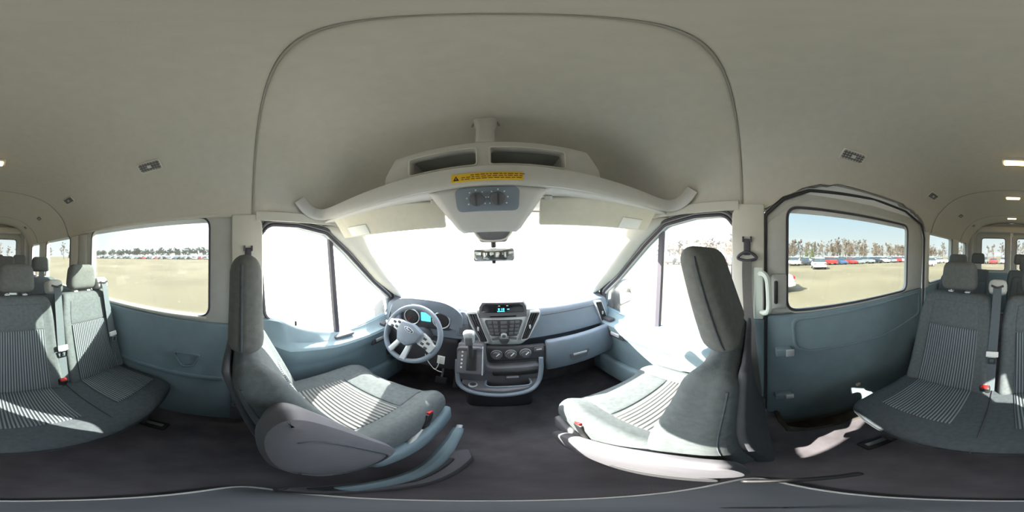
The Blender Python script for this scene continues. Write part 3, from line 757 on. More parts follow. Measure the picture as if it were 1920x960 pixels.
plate('switch_blank', rpoly([(-.245, .76), (-.185, .765), (-.175, .83), (-.24, .83)], .01), [], 'y', 1.035, .02, 'dash_mid', db, bevel=.003)
plate('cluster_wing', rpoly([(-.27, .73), (-.16, .73), (-.195, .92), (-.24, .93)], .02), [], 'y', 1.055, .03, 'dash_blue', db, bevel=.008)
# ---- end vent on the passenger side, and its twin by the driver's door
vent([(.735, .905), (.79, .90), (.855, .71), (.80, .70)], 1.07, 4, db)
vent([(-.80, .90), (-.745, .905), (-.80, .72), (-.85, .73)], 1.075, 4, db)
# ---- heater panel
hv = plate('heater_panel', rpoly([(-.07, .69), (.30, .675), (.295, .555), (.16, .545), (-.07, .55)], .015), [], 'y', .99, .04, 'dash_dark', db, bevel=.006)
for x in (-.005, .08, .168):
    k_ = cyl('heater_knob', (x, .97, .632), (x, .945, .632), .029, 'dash_mid', hv, 20)
    tube('knob_ring', [(x+.034*math.cos(a), .968, .632+.034*math.sin(a)) for a in [2*math.pi*i/20 for i in range(20)]], .0025, 'silver', k_, True, 6)
    soft('knob_pointer', (x+.008, .943, .642), (.006, .006, .03), .002, 'white', k_, rot=(0, 40, 0))
b_ = soft('heater_button', (.252, .967, .652), (.06, .01, .035), .006, 'dash_mid', hv)
soft('button_mark', (.252, .961, .654), (.034, .002, .009), .001, 'white', b_, k=1)
soft('heater_slot', (.115, .968, .575), (.31, .006, .008), .002, 'black', hv)
# ---- lower console with shifter, tray, cup holders
lc = plate('lower_console', rpoly([(-.235, .72), (-.07, .725), (-.06, .55), (.25, .55), (.25, .45), (.20, .36), (.08, .325), (-.10, .33), (-.20, .38), (-.235, .48)], .04), [], 'y', .99, .16, 'dash_mid', db, bevel=.015)
tr_ = plate('tray', rpoly([(-.215, .99), (.235, .99), (.22, .88), (.15, .82), (.02, .80), (-.12, .815), (-.20, .87)], .04), [rrect(-.065, .175, .845, .93, .04)], 'z', .40, .05, 'dash_mid', db, bevel=.012)
plate('cup_floor', rrect(-.08, .19, .83, .945, .04), [], 'z', .335, .01, 'black', tr_)
tube('cup_rim', [(x, y, .427) for x, y in rpoly([(-.07, .842, .04), (.18, .842, .04), (.18, .934, .04), (.075, .925, .02), (.055, .915, .02), (.035, .925, .02), (-.07, .934, .04)], .03, 5)], .006, 'dash_blue', tr_, True)
tube('tray_lip', smooth_path([(-.225, .90, .62), (-.222, .875, .50), (-.20, .845, .425), (-.12, .805, .40), (.02, .79, .392), (.15, .81, .40), (.215, .86, .43), (.24, .885, .52), (.248, .905, .62)], 5), .014, 'dash_blue', db)
so = cyl('power_socket', (-.135, .86, .42), (-.135, .86, .432), .026, 'silver', tr_, 20)
cyl('socket_cap', (-.135, .86, .431), (-.135, .86, .437), .018, 'dash_dark', so, 16)
soft('storage_mouth', (.10, .93, .50), (.26, .06, .05), .015, 'black', db)
soft('storage_flap', (.08, .905, .475), (.07, .05, .012), .005, 'dash_mid', db)
Q = Matrix.Translation((-.15, .905, .63)) @ Matrix.Rotation(R(-28), 4, 'X')
sb = soft('shifter_plate', (-.15, .905, .635), (.155, .045, .22), .015, 'dash_mid', db, rot=(-28, 0, 0))
soft('shifter_gate', (-.140, .878, .645), (.055, .012, .15), .006, 'black', sb, rot=(-28, 0, 0))
soft('chrome_strip', (-.08, .882, .635), (.006, .012, .2), .002, 'silver', sb, rot=(-28, 0, 0))
for i in range(5): soft('gear_mark', (-.195, .857+.0125*i, .592+.0235*i), (.010, .003, .012), .001, 'white', sb, rot=(-28, 0, 0), k=1)
cyl('shift_stalk', (-.142, .89, .655), (-.142, .855, .80), .013, 'rubber', db, 10)
def kf(x, y, z): return (x*(1+.25*sst(-.03, .05, z)), y, z+.1*x*x/.001*.002)
kb = soft('shift_knob', (-.142, .85, .835), (.055, .05, .095), .022, 'silver', db, kf, n=3, k=3, rot=(14, 0, 0))
soft('knob_face', (-.142, .828, .815), (.04, .012, .06), .006, 'dash_mid', kb, rot=(14, 0, 0))
soft('floor_tunnel', (.0, 1.12, .16), (.42, .30, .34), .05, 'rubber', db)

# ================================================================== STEERING WHEEL
WC = Vector((-.495, .855, .80)); TL = Matrix.Translation(WC) @ Matrix.Rotation(R(-25), 4, 'X') @ Matrix.Rotation(R(90), 4, 'X') @ Matrix.Rotation(R(-22), 4, 'Z')
# wheel-local: x right, y up along the wheel, z towards the driver
sw_ = thing('steering_wheel', 'four-spoke steering wheel with dark rim and silver spokes', 'steering wheel', tuple(WC))
def W_(x, y, z=0): return TL @ Vector((x, y, z))
tube('rim', [W_(.187*math.cos(a), .187*math.sin(a)) for a in [2*math.pi*i/48 for i in range(48)]], .0165, 'dash_blue', sw_, True, 10)
XW = TL
def wplate(nm, pts, z, th, m, parent, bev): return plate(nm, pts, [], 'z', z, th, m, parent, bevel=bev, xf=XW)
hubp = wplate('airbag_cover', rpoly([(-.085, .055), (0, .072), (.085, .055), (.075, -.02), (.035, -.075), (-.035, -.075), (-.075, -.02)], .025), .03, .06, 'dash_blue', sw_, .014)
for s in (-1, 1):
    sp_ = wplate('spoke', rpoly([(s*.065, .058), (s*.12, .045), (s*.18, .012), (s*.175, -.045), (s*.13, -.03), (s*.07, -.03)], .015), .012, .03, 'silver', sw_, .007)
    for j, (kx, ky) in enumerate(((.105, .028), (.135, .012), (.105, -.008), (.135, -.022))):
        soft('wheel_switch', tuple(W_(s*kx, ky, .029)), (.022, .016, .008), .004, 'dash_dark', sp_, rot=TL.to_quaternion())
    wplate('lower_spoke', rpoly([(s*.02, -.06), (s*.05, -.06), (s*.072, -.17), (s*.035, -.182)], .008), .008, .022, 'silver', sw_, .005)
em = wplate('emblem', [(.036*math.cos(a), .030+.0145*math.sin(a)) for a in [2*math.pi*i/28 for i in range(28)]], .062, .006, 'silver', sw_, .0015)
wplate('emblem_field', [(.032*math.cos(a), .030+.0115*math.sin(a)) for a in [2*math.pi*i/28 for i in range(28)]], .0655, .002, 'car_dark blue', em, .0004)
text('emblem_letters', 'Ford', .021, 'chrome', em, TL @ Matrix.Translation((0, .030, .0668)), .25)
cyl('column', tuple(W_(0, -.01, -.01)), tuple(W_(0, -.02, -.22)), .055, 'dash_dark', sw_, 18, .075)
for s in (-1, 1):
    tube('stalk', smooth_path([W_(s*.04, .0, -.07), W_(s*.11, .015, -.06), W_(s*.165, .03, -.05)], 4), .008, 'rubber', sw_)
# ignition key with tag
kt = thing('key_tag', 'white paper tag hanging from the ignition key beside the steering column', 'tag', (-.335, .90, .64))
soft('tag', (-.318, .88, .615), (.045, .003, .07), .001, 'white', kt, rot=(0, 6, 0))
tube('tie', smooth_path([(-.42, .885, .64), (-.40, .87, .60), (-.36, .86, .545), (-.345, .86, .54), (-.332, .87, .575), (-.32, .878, .645)], 4), .0022, 'white', kt, k=6)
tube('tie', smooth_path([(-.36, .86, .545), (-.33, .86, .525), (-.31, .865, .515)], 4), .0022, 'white', kt, k=6)
cyl('key_head', (-.40, .90, .70), (-.345, .89, .67), .011, 'black', kt, 8)

# pedals
for x, lab in ((-.42, 'wide brake pedal under the dashboard'), (-.30, 'narrow accelerator pedal under the dashboard')):
    p = thing('pedal', lab, 'pedal', (x, 1.2, .1))
    soft('pad', (x, 1.13, .17), (.09 if x < -.4 else .05, .02, .07 if x < -.4 else .12), .008, 'rubber', p, rot=(-30, 0, 0))
    tube('arm', smooth_path([(x, 1.14, .18), (x, 1.2, .3), (x, 1.24, .5)], 4), .01, 'steel', p)

# ================================================================== OVERHEAD SHELF
os_ = thing('overhead_shelf', 'light grey overhead storage shelf with yellow warning sticker above the windscreen', 'shelf', (0, .5, 1.55))
LIP = [(-.845, .32, 1.655), (-.845, .37, 1.60), (-.83, .43, 1.572), (-.76, .475, 1.566), (-.5, .48, 1.562), (0, .478, 1.558), (.5, .48, 1.562), (.76, .475, 1.566), (.83, .43, 1.572), (.845, .37, 1.60), (.845, .32, 1.655)]
sweep('lip', smooth_path(LIP, 6), [(-.012, -.030), (.006, -.036), (.016, -.02), (.016, .03), (-.002, .036), (-.012, .028)], 'console_grey', os_, up=(0, 0, 1))
def tray(u, v):
    x = lerp(-.84, .84, u); yf = .80-.14*(x/.84)**2
    y = lerp(.485, yf, v)
    return Vector((x, y, 1.532+.012*math.sin(v*3.1)))
o = grid('shelf_floor', tray, 24, 6, 'console_grey', os_); md = o.modifiers.new('s', 'SOLIDIFY'); md.thickness = .012; md.offset = 0
# open-front boxes standing on the lip
fr = plate('box_front', rpoly([(-.385, 1.59), (-.375, 1.64), (-.325, 1.715), (.33, 1.715), (.38, 1.64), (.39, 1.59)], .02), [rrect(-.262, -.038, 1.612, 1.683, .012), rrect(.008, .24, 1.612, 1.683, .012)], 'y', .505, .035, 'console_grey', os_, bevel=.008)
for xa, xb in ((-.262, -.038), (.008, .24)):
    tube('mouth_trim', [(p[0], .488, p[1]) for p in rrect(xa-.004, xb+.004, 1.608, 1.687, .014)], .004, 'trim_light', fr, True, 6)
    plate('bin_back', rrect(xa-.01, xb+.01, 1.60, 1.70, .01), [], 'y', .66, .006, 'trim_grey', fr)
    for z in (1.602, 1.70): soft('bin_board', ((xa+xb)/2, .59, z), (xb-xa+.02, .15, .01), .004, 'trim_grey', fr)
    for x in (xa-.01, xb+.01): soft('bin_side', (x, .59, 1.65), (.008, .15, .10), .003, 'trim_grey', fr)
soft('top_board', (0, .58, 1.71), (.66, .17, .018), .008, 'console_grey', os_)
# hanger bracket to the roof
def bf(x, y, z): return (x*(1+.35*sst(.02, .10, z)), y, z)
br = soft('hanger_bracket', (-.008, .548, 1.825), (.062, .05, .24), .015, 'console_grey', os_, bf, n=(3, 1, 8), k=3, rot=(-18, 0, 0))
tube('bracket_edge', [(-.008+.048*math.cos(a), .575+.0*math.sin(a), 1.89+.05*math.sin(a)) for a in [math.pi*i/12 for i in range(13)]], .004, 'seam', br, k=6)
# sticker (on the lip)
stk = soft('warning_sticker', (-.005, .4605, 1.5475), (.208, .002, .030), .0008, 'yellow', os_, k=1)
plate('warning_triangle', rpoly([(-.103, 1.538), (-.085, 1.538), (-.094, 1.555)], .001), [], 'y', .4590, .0008, 'ink', stk)
soft('warning_bang', (-.094, .4584, 1.545), (.0022, .0006, .007), .0002, 'yellow', stk, k=1)
random.seed(3)
for r_ in range(3):
    x = -.078
    while x < .092:
        w_ = random.uniform(.006, .016)
        if not (r_ == 0 and x < -.06): soft('sticker_word', (x+w_/2, .4592, 1.5545-.007*r_), (w_, .0006, .0024), .0002, 'ink', stk, k=1)
        x += w_+.0035
# roof console with map lamp switches and two dials
def cb(u, v):
    z = lerp(1.530, 1.405, v); w_ = lerp(.188, .104, v)*(1 if v < .9 else 1-.08*(v-.9)/.1)
    y = .51+.10*v**1.5 + .008*(2*u-1)**6
    return Vector((.0+w_*(2*u-1)*1.0-.008, y, z))
cn = grid('roof_console', cb, 12, 10, 'console_grey', os_); md = cn.modifiers.new('s', 'SOLIDIFY'); md.thickness = .02; md.offset = -1
soft('console_body', (-.008, .66, 1.475), (.22, .16, .11), .03, 'console_grey', os_)
XF = Matrix.Translation((-.008, .507, 1.488)) @ Matrix.Rotation(R(26), 4, 'X')
dp = plate('dial_panel', rrect(-.10, .10, -.042, .040, .022), [], 'y', 0, .014, 'dash_blue', os_, bevel=.005, xf=XF)
for x in (-.033, .034):
    q = plate('dial', [(x+.0225*math.cos(a), .0225*math.sin(a)) for a in [2*math.pi*i/24 for i in range(24)]], [], 'y', -.012, .014, 'dash_mid', dp, bevel=.003, xf=XF)
    for i in range(7):
        a = R(-30+40*i)
        plate('dial_tick', [(x+.030*math.cos(a)+dx, .030*math.sin(a)+dy) for dx, dy in ((-.0022, -.0022), (.0022, -.0022), (.0022, .0022), (-.0022, .0022))], [], 'y', -.0075, .001, 'white', q, xf=XF)
    plate('dial_pointer', [(x-.003, -.018), (x+.003, -.018), (x+.003, .018), (x-.003, .018)], [], 'y', -.0195, .004, 'dash_dark', q, xf=XF @ Matrix.Rotation(0, 4, 'Y'))
ml = soft('map_lamp', (-.012, .612, 1.405), (.09, .02, .014), .005, 'trim_light', os_)

# sun visors
for s, lab in ((-1, 'grey sun visor folded up above the driver side of the windscreen'), (1, 'cream sun visor folded up above the passenger side of the windscreen')):
    v = thing('sun_visor', lab, 'sun visor', (s*.5, .62, 1.5), 'sun visors')
    c = Vector((s*.49, .60, 1.490)); q = Matrix.Rotation(R(-s*8), 3, 'Z') @ Matrix.Rotation(R(40), 3, 'X')
    def vf(x, y, z, s=s):
        return (x, y, z+.02*sst(.1, .33, -x*s)*(-1 if z > 0 else 0))
    soft('panel', c, (.60, .022, .145), .010, 'visor', v, vf, n=(8, 1, 3), k=3, rot=q)
    soft('mirror_cover', c+q @ Vector((s*.16, -.013, -.03)), (.13, .006, .06), .002, 'white', v, rot=q)
    tube('hinge_rod', [c+q @ Vector((s*.30, 0, .06)), c+q @ Vector((s*.34, .0, .065))], .007, 'trim_grey', v)
    soft('clip', c+q @ Vector((-s*.27, -.008, .06)), (.03, .02, .02), .006, 'trim_grey', v, rot=q)

# rear-view mirror
rm = thing('rear_view_mirror', 'dark framed rear-view mirror hanging from the windscreen centre', 'mirror', (0, .9, 1.36))
soft('mount_cover', (-.002, .88, 1.432), (.215, .07, .115), .03, 'dash_mid', rm, lambda x, y, z: (x*(1-.25*sst(0, -.04, z) if z < 0 else 1), y, z), n=4, k=3)
for s in (-1, 1): tube('mount_rib', smooth_path([(s*.100-.002, .845, 1.47), (s*.092-.002, .838, 1.42), (s*.06-.002, .836, 1.386), (-.002, .834, 1.378)], 4), .004, 'trim_light', rm)
cyl('stem', (-.002, .885, 1.40), (-.002, .905, 1.35), .015, 'black', rm, 10)
hs = soft('housing', (-.002, .905, 1.308), (.228, .035, .072), .017, 'dash_mid', rm, n=4, k=3)
plate('mirror_glass', rrect(-.108, .104, 1.278, 1.338, .02), [], 'y', .8865, .004, 'mirror', hs, bevel=.001)
soft('dip_tab', (-.002, .90, 1.267), (.02, .012, .016), .004, 'black', rm)

# ================================================================== BELTS, GRAB HANDLE on the B pillars
for s, lab in ((-1, 'front belt anchor on the pillar behind the driver seat'), (1, 'front belt with black anchor on the pillar beside the passenger seat')):
    t = thing('seat_belt', lab, 'seat belt', (s*.865, .03, .3), 'front shoulder belts')
    tw = soft('height_adjuster', (s*.868, .035, 1.325), (.02, .035, .085), .006, 'seal', t)
    for k in (-1, 1): soft('adjuster_ear', (s*.862, .035+k*.02, 1.365), (.014, .01, .03), .004, 'seal', tw)
    rg = tube('belt_loop', smooth_path([(s*.855, -.012, 1.265), (s*.852, .0, 1.285), (s*.85, .035, 1.30), (s*.852, .07, 1.285), (s*.855, .08, 1.265), (s*.853, .035, 1.255)], 4, True), .008, 'seal', t, True)
    yy = .035
    ribbon('webbing', smooth_path([(s*.85, yy, 1.262), (s*.845, yy, 1.15), (s*.835, yy-.01, .95), (s*.82, yy-.03, .7), (s*.815, yy-.05, .40), (s*.815, yy-.05, .22)], 5), .048, .003, 'belt', t, up=(1, 0, 0))
    soft('retractor_cover', (s*.835, yy-.03, .17), (.06, .13, .20), .02, 'seat_plastic', t)
gh = thing('grab_handle', 'pale grab handle on the pillar beside the sliding door', 'handle', (.865, -.04, 1.08))
soft('backing', (.866, -.025, 1.075), (.014, .05, .29), .006, 'handle_white', gh)
tube('grip', smooth_path([(.868, -.03, 1.185), (.845, -.05, 1.187), (.825, -.068, 1.16), (.822, -.075, 1.08), (.825, -.075, 1.0), (.845, -.06, .975), (.868, -.04, .972)], 5), .015, 'handle_white', gh)

# ================================================================== CEILING VENTS and DOME LAMPS
for s in (-1, 1):
    for i, y in enumerate((-.465, -1.31, -2.15, -2.95)):
        # local frame on the cove at x=.70
        a = hl(y, .0, s); best = min((hl(y, k/200, s) for k in range(201)), key=lambda p: abs(abs(p.x)-.70))
        nrm = Vector((-s*.60, 0, -.80)).normalized()
        side = 'driver side' if s < 0 else 'sliding-door side'
        row = ('over the three-place bench', 'over the second row of rear seats', 'ahead of the last row', 'beside the rear doors')[i]
        t = thing('air_vent', 'slotted roof air vent on the %s %s' % (side, row), 'vent', tuple(best), 'roof air vents')
        ez = nrm; ey = Vector((0, 1, 0)); ex = ey.cross(ez).normalized()
        X = Matrix(((ey.x, ex.x, ez.x, best.x), (ey.y, ex.y, ez.y, best.y), (ey.z, ex.z, ez.z, best.z), (0, 0, 0, 1)))
        if X.determinant() < 0: X = X @ Matrix.Scale(-1, 4, (0, 1, 0))
        plate('bezel', rrect(-.070, .070, -.034, .034, .012), [rrect(-.062, .062, -.026, .026, .008)], 'z', .002, .010, 'trim_light', t, bevel=.003, xf=X)
        th = plate('throat', rrect(-.064, .064, -.028, .028, .008), [], 'z', -.002, .003, 'black', t, xf=X)
        for k in (-1, 0, 1): plate('louvre', rrect(-.062, .062, k*.015-.0025, k*.015+.0025, .001, 1), [], 'z', .003, .006, 'dash_mid', t, xf=X)
        for k in range(-3, 4): plate('divider', rrect(k*.0165-.0016, k*.0165+.0016, -.026, .026, .001, 1), [], 'z', .002, .005, 'dash_mid', t, xf=X)
        plate('slider', rrect(-.012, .012, -.010, .010, .003, 2), [], 'z', .007, .004, 'trim_light', t, xf=X)
for i, (y, lab) in enumerate(((-1.07, 'warm lit dome lamp above the three-place bench'), (-1.86, 'warm lit dome lamp above the second row of rear seats'), (-2.95, 'warm lit dome lamp nearest the rear doors'))):
    t = thing('dome_lamp', lab, 'lamp', (0, y, 2.0), 'dome lamps')
    soft('bezel', (0, y, 1.996), (.19, .09, .016), .007, 'trim_light', t)
    soft('lens', (0, y, 1.986), (.15, .055, .014), .006, 'lamp_warm', t)

# ================================================================== MIRRORS AND WIPER OUTSIDE
for s, lab in ((-1, 'large dark door mirror outside the driver window'), (1, 'large dark door mirror outside the passenger window')):
    t = thing('door_mirror', lab, 'mirror', (s*1.0, 1.2, .85), 'door mirrors')
    def mf(x, y, z, s=s): return (x*(1-.1*sst(0, .2, z)), y*(1-.35*abs(x)/.13), z)
    h = soft('housing', (s*1.13, 1.19, .85), (.24, .12, .38), .05, 'dash_dark', t, mf, n=4, k=3)
    X = Matrix.Translation((s*1.13, 1.122, .85)) @ Matrix.Rotation(R(s*12), 4, 'Z')
    plate('mirror_glass', rrect(-.10, .10, -.04, .165, .03), [], 'y', 0, .006, 'mirror', h, bevel=.001, xf=X)
    plate('wide_angle_glass', rrect(-.10, .10, -.165, -.05, .03), [], 'y', 0, .006, 'mirror', h, bevel=.001, xf=X)
    soft('arm', (s*.99, 1.21, .80), (.10, .07, .10), .025, 'dash_dark', t)
wp = thing('wiper', 'black windscreen wiper parked across the passenger side of the glass', 'wiper', (.3, 1.62, .95))
wb_ = [ws(u, v)+Vector((0, .035, .02)) for u, v in ((.50, .95), (.62, .96), (.74, .955))]
tube('blade', smooth_path(wb_, 4), .007, 'black', wp, k=6)
tube('arm', smooth_path([ws(.55, .97)+Vector((0, .05, .03)), ws(.62, .92)+Vector((0, .05, .03)), ws(.74, .88)+Vector((0, .05, .035))], 4), .006, 'black', wp, k=6)

# ================================================================== CAMERA STAND foot at the photographer's spot
cs = thing('camera_stand', 'lens-shaped grey stand foot with a pale rim on the floor between the front seats', 'stand', (.02, 0, 0))
ln = []
for i in range(40):
    a = 2*math.pi*i/40; c, s_ = math.cos(a), math.sin(a)
    ln.append((.02+.235*c, .088*s_*(1-.25*c*c)))
plate('foot', ln, [], 'z', .012, .02, 'stand_grey', cs, bevel=.004)
tube('rim', [(x, y, .022) for x, y in ln], .005, 'white', cs, True, 6)
cyl('pole', (.02, 0, .02), (.02, 0, .45), .005, 'black', cs, 8)

# ================================================================== OUTSIDE: field, parked cars, trees
GP = EYE-UP*1.98
GR = Matrix.Rotation(ROLL, 4, 'Y')
def gm(x, y, rz=0, sc=1, z=0): return Matrix.Translation(GP) @ GR @ Matrix.Translation((x, y, z)) @ Matrix.Rotation(rz, 4, 'Z') @ Matrix.Scale(sc, 4)
n = 48; vs = [(0, 0, 0)]; fs = []
for k, r_ in enumerate((6, 20, 60, 150, 500)):
    for i in range(n): vs.append((r_*math.cos(2*math.pi*i/n), r_*math.sin(2*math.pi*i/n), 0))
for i in range(n): fs.append((0, 1+i, 1+(i+1) % n))
for k in range(4):
    for i in range(n): fs.append((1+k*n+i, 1+(k+1)*n+i, 1+(k+1)*n+(i+1) % n, 1+k*n+(i+1) % n))
gr = mesh('ground', vs, fs, 'dirt'); gr.matrix_world = gm(0, 0)
tag(gr, 'bare tan dirt field around the van', 'ground', kind='structure')

def car_meshes(kind):
    """side profile in (y along car, z); returns body and glass meshes, front at +y"""
    if kind == 'sedan': L, W, hb, prof, roof = 4.7, 1.8, .0, [(-2.3, .35), (-2.35, .75), (-2.2, 1.0), (-1.6, 1.05), (1.1, .98), (2.1, .78), (2.3, .6), (2.25, .3)], [(-1.65, 1.04), (-.95, 1.42), (.25, 1.44), (1.15, .98)]
    elif kind == 'suv': L, W, hb, prof, roof = 4.7, 1.9, 0, [(-2.25, .4), (-2.3, .9), (-2.25, 1.1), (1.1, 1.12), (2.15, .95), (2.3, .7), (2.25, .4)], [(-2.2, 1.1), (-1.9, 1.70), (.25, 1.74), (1.1, 1.12)]
    else: L, W, hb, prof, roof = 5.6, 2.0, 0, [(-2.8, .5), (-2.85, 1.05), (-.8, 1.08), (1.5, 1.12), (2.6, 1.0), (2.8, .75), (2.75, .45)], [(-.85, 1.08), (-.7, 1.78), (.55, 1.8), (1.45, 1.12)]
    def ex(pr, w0, w1, zb, zt):
        vs, fs = [], []; k = len(pr)
        for sx, wf in ((-1, 1), (-1, .9), (1, .9), (1, 1)): pass
        for sx in (-1, 1):
            for y, z in pr:
                t = 0 if zt == zb else (z-zb)/(zt-zb); vs.append((sx*lerp(w0, w1, max(0, min(1, t)))/2, y, z))
        fs.append(tuple(range(k))); fs.append(tuple(range(2*k-1, k-1, -1)))
        for i in range(k): fs.append((i, (i+1) % k, k+(i+1) % k, k+i))
        return vs, fs
    b1 = ex(prof, W, W*.94, .4, 1.1)
    zb = min(z for y, z in roof); zt = max(z for y, z in roof)
    g1 = ex(roof, W*.93, W*.72, zb, zt)
    ymid = sum(y for y, z in roof)/4
    top = [(y, z) for y, z in roof if z > zt-.1]
    cap_vs = []; cap_fs = []
    (ya, za), (yb, zb2) = top[0], top[-1]
    for sx in (-1, 1):
        for y, z in ((ya-.08, za-.05), (ya, za+.02), (yb, zb2+.02), (yb+.08, zb2-.05)): cap_vs.append((sx*W*.365, y, z))
    for i in range(3): cap_fs.append((i, i+1, 5+i, 4+i))
    cap_fs += [(0, 1, 2, 3), (4, 5, 6, 7)]
    ends = (prof[0][0], prof[-1][0])
    return b1, g1, (cap_vs, cap_fs), W, L
def wheel_data(r_=.33, w_=.22, k=12):
    vs, fs = [], []
    for sx in (-1, 1):
        for i in range(k): vs.append((sx*w_/2, r_*math.cos(2*math.pi*i/k), r_*math.sin(2*math.pi*i/k)))
    fs = [tuple(range(k)), tuple(range(2*k-1, k-1, -1))]+[(i, (i+1) % k, k+(i+1) % k, k+i) for i in range(k)]
    return vs, fs
CAR = {}
def far_mesh(kind, col):
    key = (kind, col)
    if key in CAR: return CAR[key]
    b, g_, c, W, L = car_meshes(kind); vs, fs, mi = [], [], []
    wv, wf = wheel_data()
    parts = [(b, 0), (g_, 1), (c, 0)]+[(([(x+sx*(W/2-.1), y+sy*L*.3, z+.33) for x, y, z in wv], wf), 2) for sx in (-1, 1) for sy in (-1, 1)]
    for (v, f), m_ in parts:
        o_ = len(vs); vs += v; fs += [tuple(i+o_ for i in q) for q in f]; mi += [m_]*len(f)
    me = bpy.data.meshes.new('parked_car'); me.from_pydata(vs, [], fs)
    for m_ in ('car_'+col, 'car_glass', 'tyre'): me.materials.append(M[m_])
    for p, i in zip(me.polygons, mi): p.material_index = i
    bm = bmesh.new(); bm.from_mesh(me); bmesh.ops.recalc_face_normals(bm, faces=bm.faces)
    bm.to_mesh(me); bm.free(); CAR[key] = me
    return me
def far_car(x, y, rz, kind, col, where, group):
    o = bpy.data.objects.new('parked_car', far_mesh(kind, col)); COL.objects.link(o); o.matrix_world = gm(x, y, rz)
    kn_ = {'sedan': 'sedan', 'suv': 'sport utility vehicle', 'truck': 'pickup truck'}[kind]
    tag(o, 'small %s %s parked %s' % (col, kn_, where), 'car', group)
random.seed(11)
def pick(wh): return random.choices(('white', 'silver', 'black', 'dark blue', 'red', 'grey'), wh)[0]
WH = (9, 3, 2.5, 2, .8, 2.5)
def row(pts, rz, where, group, wh=WH):
    for x, y in pts:
        far_car(x+random.uniform(-.4, .4), y+random.uniform(-.3, .3), rz+random.choice((0, math.pi))+random.uniform(-.04, .04), random.choices(('sedan', 'suv', 'truck'), (5, 5, 1.5))[0], pick(wh), where, group)
# sliding-door side
row([(34, -66+2.9*i) for i in range(30)], R(90), 'in the first row beyond the sliding-door side', 'cars beyond the sliding-door side', (4, 2, 4, 4, 2, 3))
row([(43, -80+3.0*i) for i in range(34)], R(90), 'in the middle row beyond the sliding-door side', 'cars beyond the sliding-door side', (12, 4, 1, 1, .5, 1))
row([(52, -95+3.0*i) for i in range(38)], R(90), 'in the last row before the bare trees', 'cars beyond the sliding-door side', (14, 3, 1, 1, .5, 1))
# driver side
row([(-88, -150+3.1*i) for i in range(56)], R(90), 'in the first row beyond the driver side', 'cars beyond the driver side', (4, 2, 4, 2, 2, 3))
row([(-100, -160+3.1*i) for i in range(58)], R(90), 'in the back row beyond the driver side', 'cars beyond the driver side', (14, 4, 1, 1, 1, 1))
# behind and ahead
row([(-14+3.0*i, -42) for i in range(12)], 0, 'in the row behind the rear doors', 'cars behind the van')
row([(-30+3.0*i, 60) for i in range(22)], 0, 'in the row ahead of the windscreen', 'cars ahead of the van')

def near_car(x, y, rz, kind, col, label):
    b, g_, c, W, L = car_meshes(kind)
    t = thing('parked_car', label, 'car')
    def sm(o, w_=.12, seg=3):
        md = o.modifiers.new('b', 'BEVEL'); md.width = w_; md.segments = seg; md.limit_method = 'ANGLE'; md.angle_limit = R(25); return o
    bd = sm(mesh('body', b[0], b[1], 'car_'+col, t), .14, 4); sm(mesh('cabin_glass', g_[0], g_[1], 'car_glass', t), .05, 2); sm(mesh('roof', c[0], c[1], 'car_'+col, t), .03, 2)
    wv, wf = wheel_data(k=20)
    for sx in (-1, 1):
        for sy in (-1, 1):
            wh = sm(mesh('wheel', [(a+sx*(W/2-.1), b_+sy*L*.3, c_+.33) for a, b_, c_ in wv], wf, 'tyre', t), .03, 2)
            rv, rf = wheel_data(.2, .23, 16); mesh('rim', [(a+sx*(W/2-.1), b_+sy*L*.3, c_+.33) for a, b_, c_ in rv], rf, 'silver', wh)
        y0 = -2.30 if kind != 'truck' else -2.83
        soft('tail_light', (sx*W*.38, y0+.02, .86), (.36, .12, .16), .04, 'tail', t)
        soft('headlight', (sx*W*.38, 2.16, .72), (.34, .2, .13), .04, 'chrome', t)
    soft('rear_bumper', (0, -2.28, .5), (W*.94, .22, .22), .08, 'car_'+col, t); soft('number_plate', (0, -2.385, .62), (.34, .02, .12), .005, 'white', t)
    t.matrix_world = gm(x, y, rz); return t
near_car(8.9, .25, R(3), 'sedan', 'white', 'large white sedan standing close outside the sliding door')
near_car(23.5, -9.8, R(-105), 'suv', 'white', 'white sport utility vehicle parked alone ahead of the rows')
near_car(15.5, -27, R(-20), 'suv', 'white', 'white sport utility vehicle seen through the glass behind the sliding door')

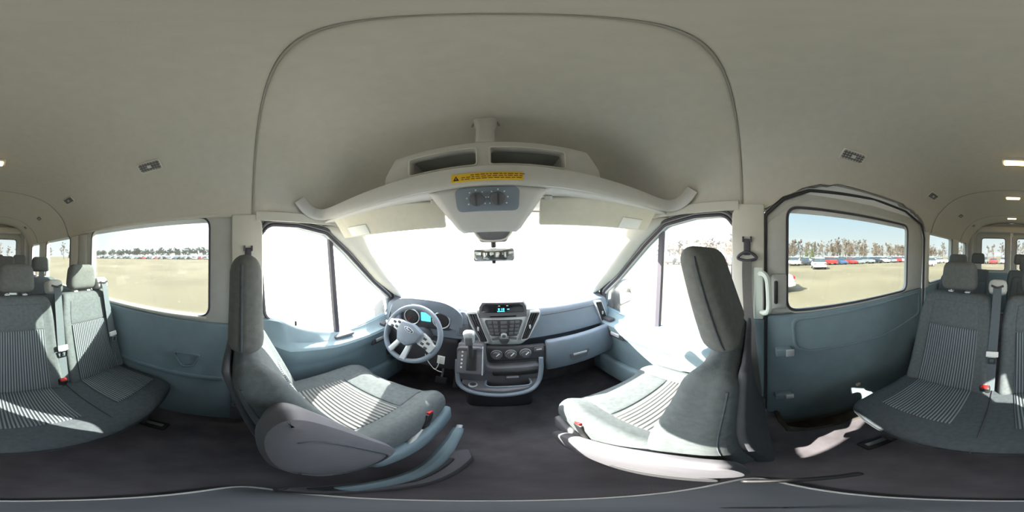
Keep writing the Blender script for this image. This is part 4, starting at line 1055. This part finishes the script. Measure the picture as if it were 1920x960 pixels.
# bare trees
def tree_mesh(seed, h, spread, m, levels=(7, 6, 8), tw=1.6):
    rnd = random.Random(seed); vs, fs = [], []
    def limb(a, b, r0, r1, k=3):
        d = (b-a).normalized(); u = d.orthogonal().normalized(); v = d.cross(u); o_ = len(vs)
        for p, r_ in ((a, r0), (b, r1)):
            for i in range(k): t = 2*math.pi*i/k; vs.append(p+u*r_*math.cos(t)+v*r_*math.sin(t))
        for i in range(k): fs.append((o_+i, o_+(i+1) % k, o_+k+(i+1) % k, o_+k+i))
    top = Vector((rnd.uniform(-.3, .3), rnd.uniform(-.3, .3), h)); base = Vector((0, 0, -.1))
    limb(base, top*.55, .16, .10, 5); limb(top*.55, top, .10, .02, 4)
    for i in range(levels[0]*2):
        f = rnd.uniform(.14, .95); p = base.lerp(top, f); a = rnd.uniform(0, 6.28)
        L1 = h*spread*(1.1-f)*rnd.uniform(.7, 1.2)+.4
        d = Vector((math.cos(a), math.sin(a), rnd.uniform(.5, 1.4))).normalized(); q = p+d*L1
        limb(p, q, .055, .025)
        for j in range(levels[1]):
            p2 = p.lerp(q, rnd.uniform(.3, 1)); d2 = (d+Vector((rnd.uniform(-1, 1), rnd.uniform(-1, 1), rnd.uniform(-.3, 1)))).normalized(); q2 = p2+d2*L1*.5
            limb(p2, q2, .03*tw, .014*tw)
            for k in range(levels[2]):
                p3 = p2.lerp(q2, rnd.uniform(.2, 1)); d3_ = (d2+Vector((rnd.uniform(-1, 1), rnd.uniform(-1, 1), rnd.uniform(-.5, .9)))).normalized()
                limb(p3, p3+d3_*L1*.40, .020*tw, .008*tw)
    me = bpy.data.meshes.new('bare_tree'); me.from_pydata(vs, [], fs); me.materials.append(M[m]); return me
def conifer_mesh(seed, h):
    rnd = random.Random(seed); vs, fs = [], []
    for k in range(9):
        z0 = h*(.06+.1*k); r_ = (1-k/9.5)*h*.24; o_ = len(vs); nn = 14
        for i in range(nn):
            t = 2*math.pi*i/nn; rr = r_*(1 if i % 2 else .72)*rnd.uniform(.85, 1.15); vs.append((rr*math.cos(t), rr*math.sin(t), z0+rnd.uniform(-.1, .1)))
        vs.append((0, 0, z0+h*.22)); vs.append((0, 0, z0+h*.05))
        for i in range(nn): fs.append((o_+i, o_+(i+1) % nn, o_+nn)); fs.append((o_+(i+1) % nn, o_+i, o_+nn+1))
    me = bpy.data.meshes.new('evergreen_tree'); me.from_pydata(vs, [], fs); me.materials.append(M['needles']); return me
TB = [tree_mesh(s, 8.6, .27, 'bark') for s in range(4)]
TG = [tree_mesh(20+s, 12.5, .42, 'bark_grey', (9, 7, 8), 3.2) for s in range(3)]
CF = [conifer_mesh(5, 8), conifer_mesh(6, 10)]
def tree(me, x, y, sc, name, label, group):
    o = bpy.data.objects.new(name, me); COL.objects.link(o); o.matrix_world = gm(x, y, random.uniform(0, 6.28), sc)
    tag(o, label, 'tree', group)
random.seed(5)
for i in range(172):
    tree(random.choice(TB), random.uniform(62, 84), -150+1.12*i+random.uniform(-1, 1), random.uniform(.85, 1.2), 'bare_tree', 'bare brown tree behind the cars on the sliding-door side', 'bare brown trees')
for x, y, s_ in ((59, -22, .75), (60, -20, .6), (60, 22, 1.0), (60, 17, .75)):
    tree(CF[0], x, y, s_, 'evergreen_tree', 'dark evergreen standing before the bare brown trees', 'evergreens')
for i in range(104):
    tree(random.choice(TG), random.uniform(-215, -190), -300+3.5*i+random.uniform(-2, 2), random.uniform(.8, 1.15), 'bare_tree', 'grey leafless tree in the far wood on the driver side', 'grey far wood')
for x, y, s_ in ((-88+20, -112, 1.0), (-66, -116, .8)):
    tree(CF[1], x, y, s_, 'evergreen_tree', 'lone evergreen rising above the cars on the driver side', 'lone evergreens')
for i in range(22):
    tree(random.choice(TB), -55+5*i, random.uniform(-110, -95), random.uniform(.9, 1.3), 'bare_tree', 'bare tree on the skyline behind the rear doors', 'trees behind the van')
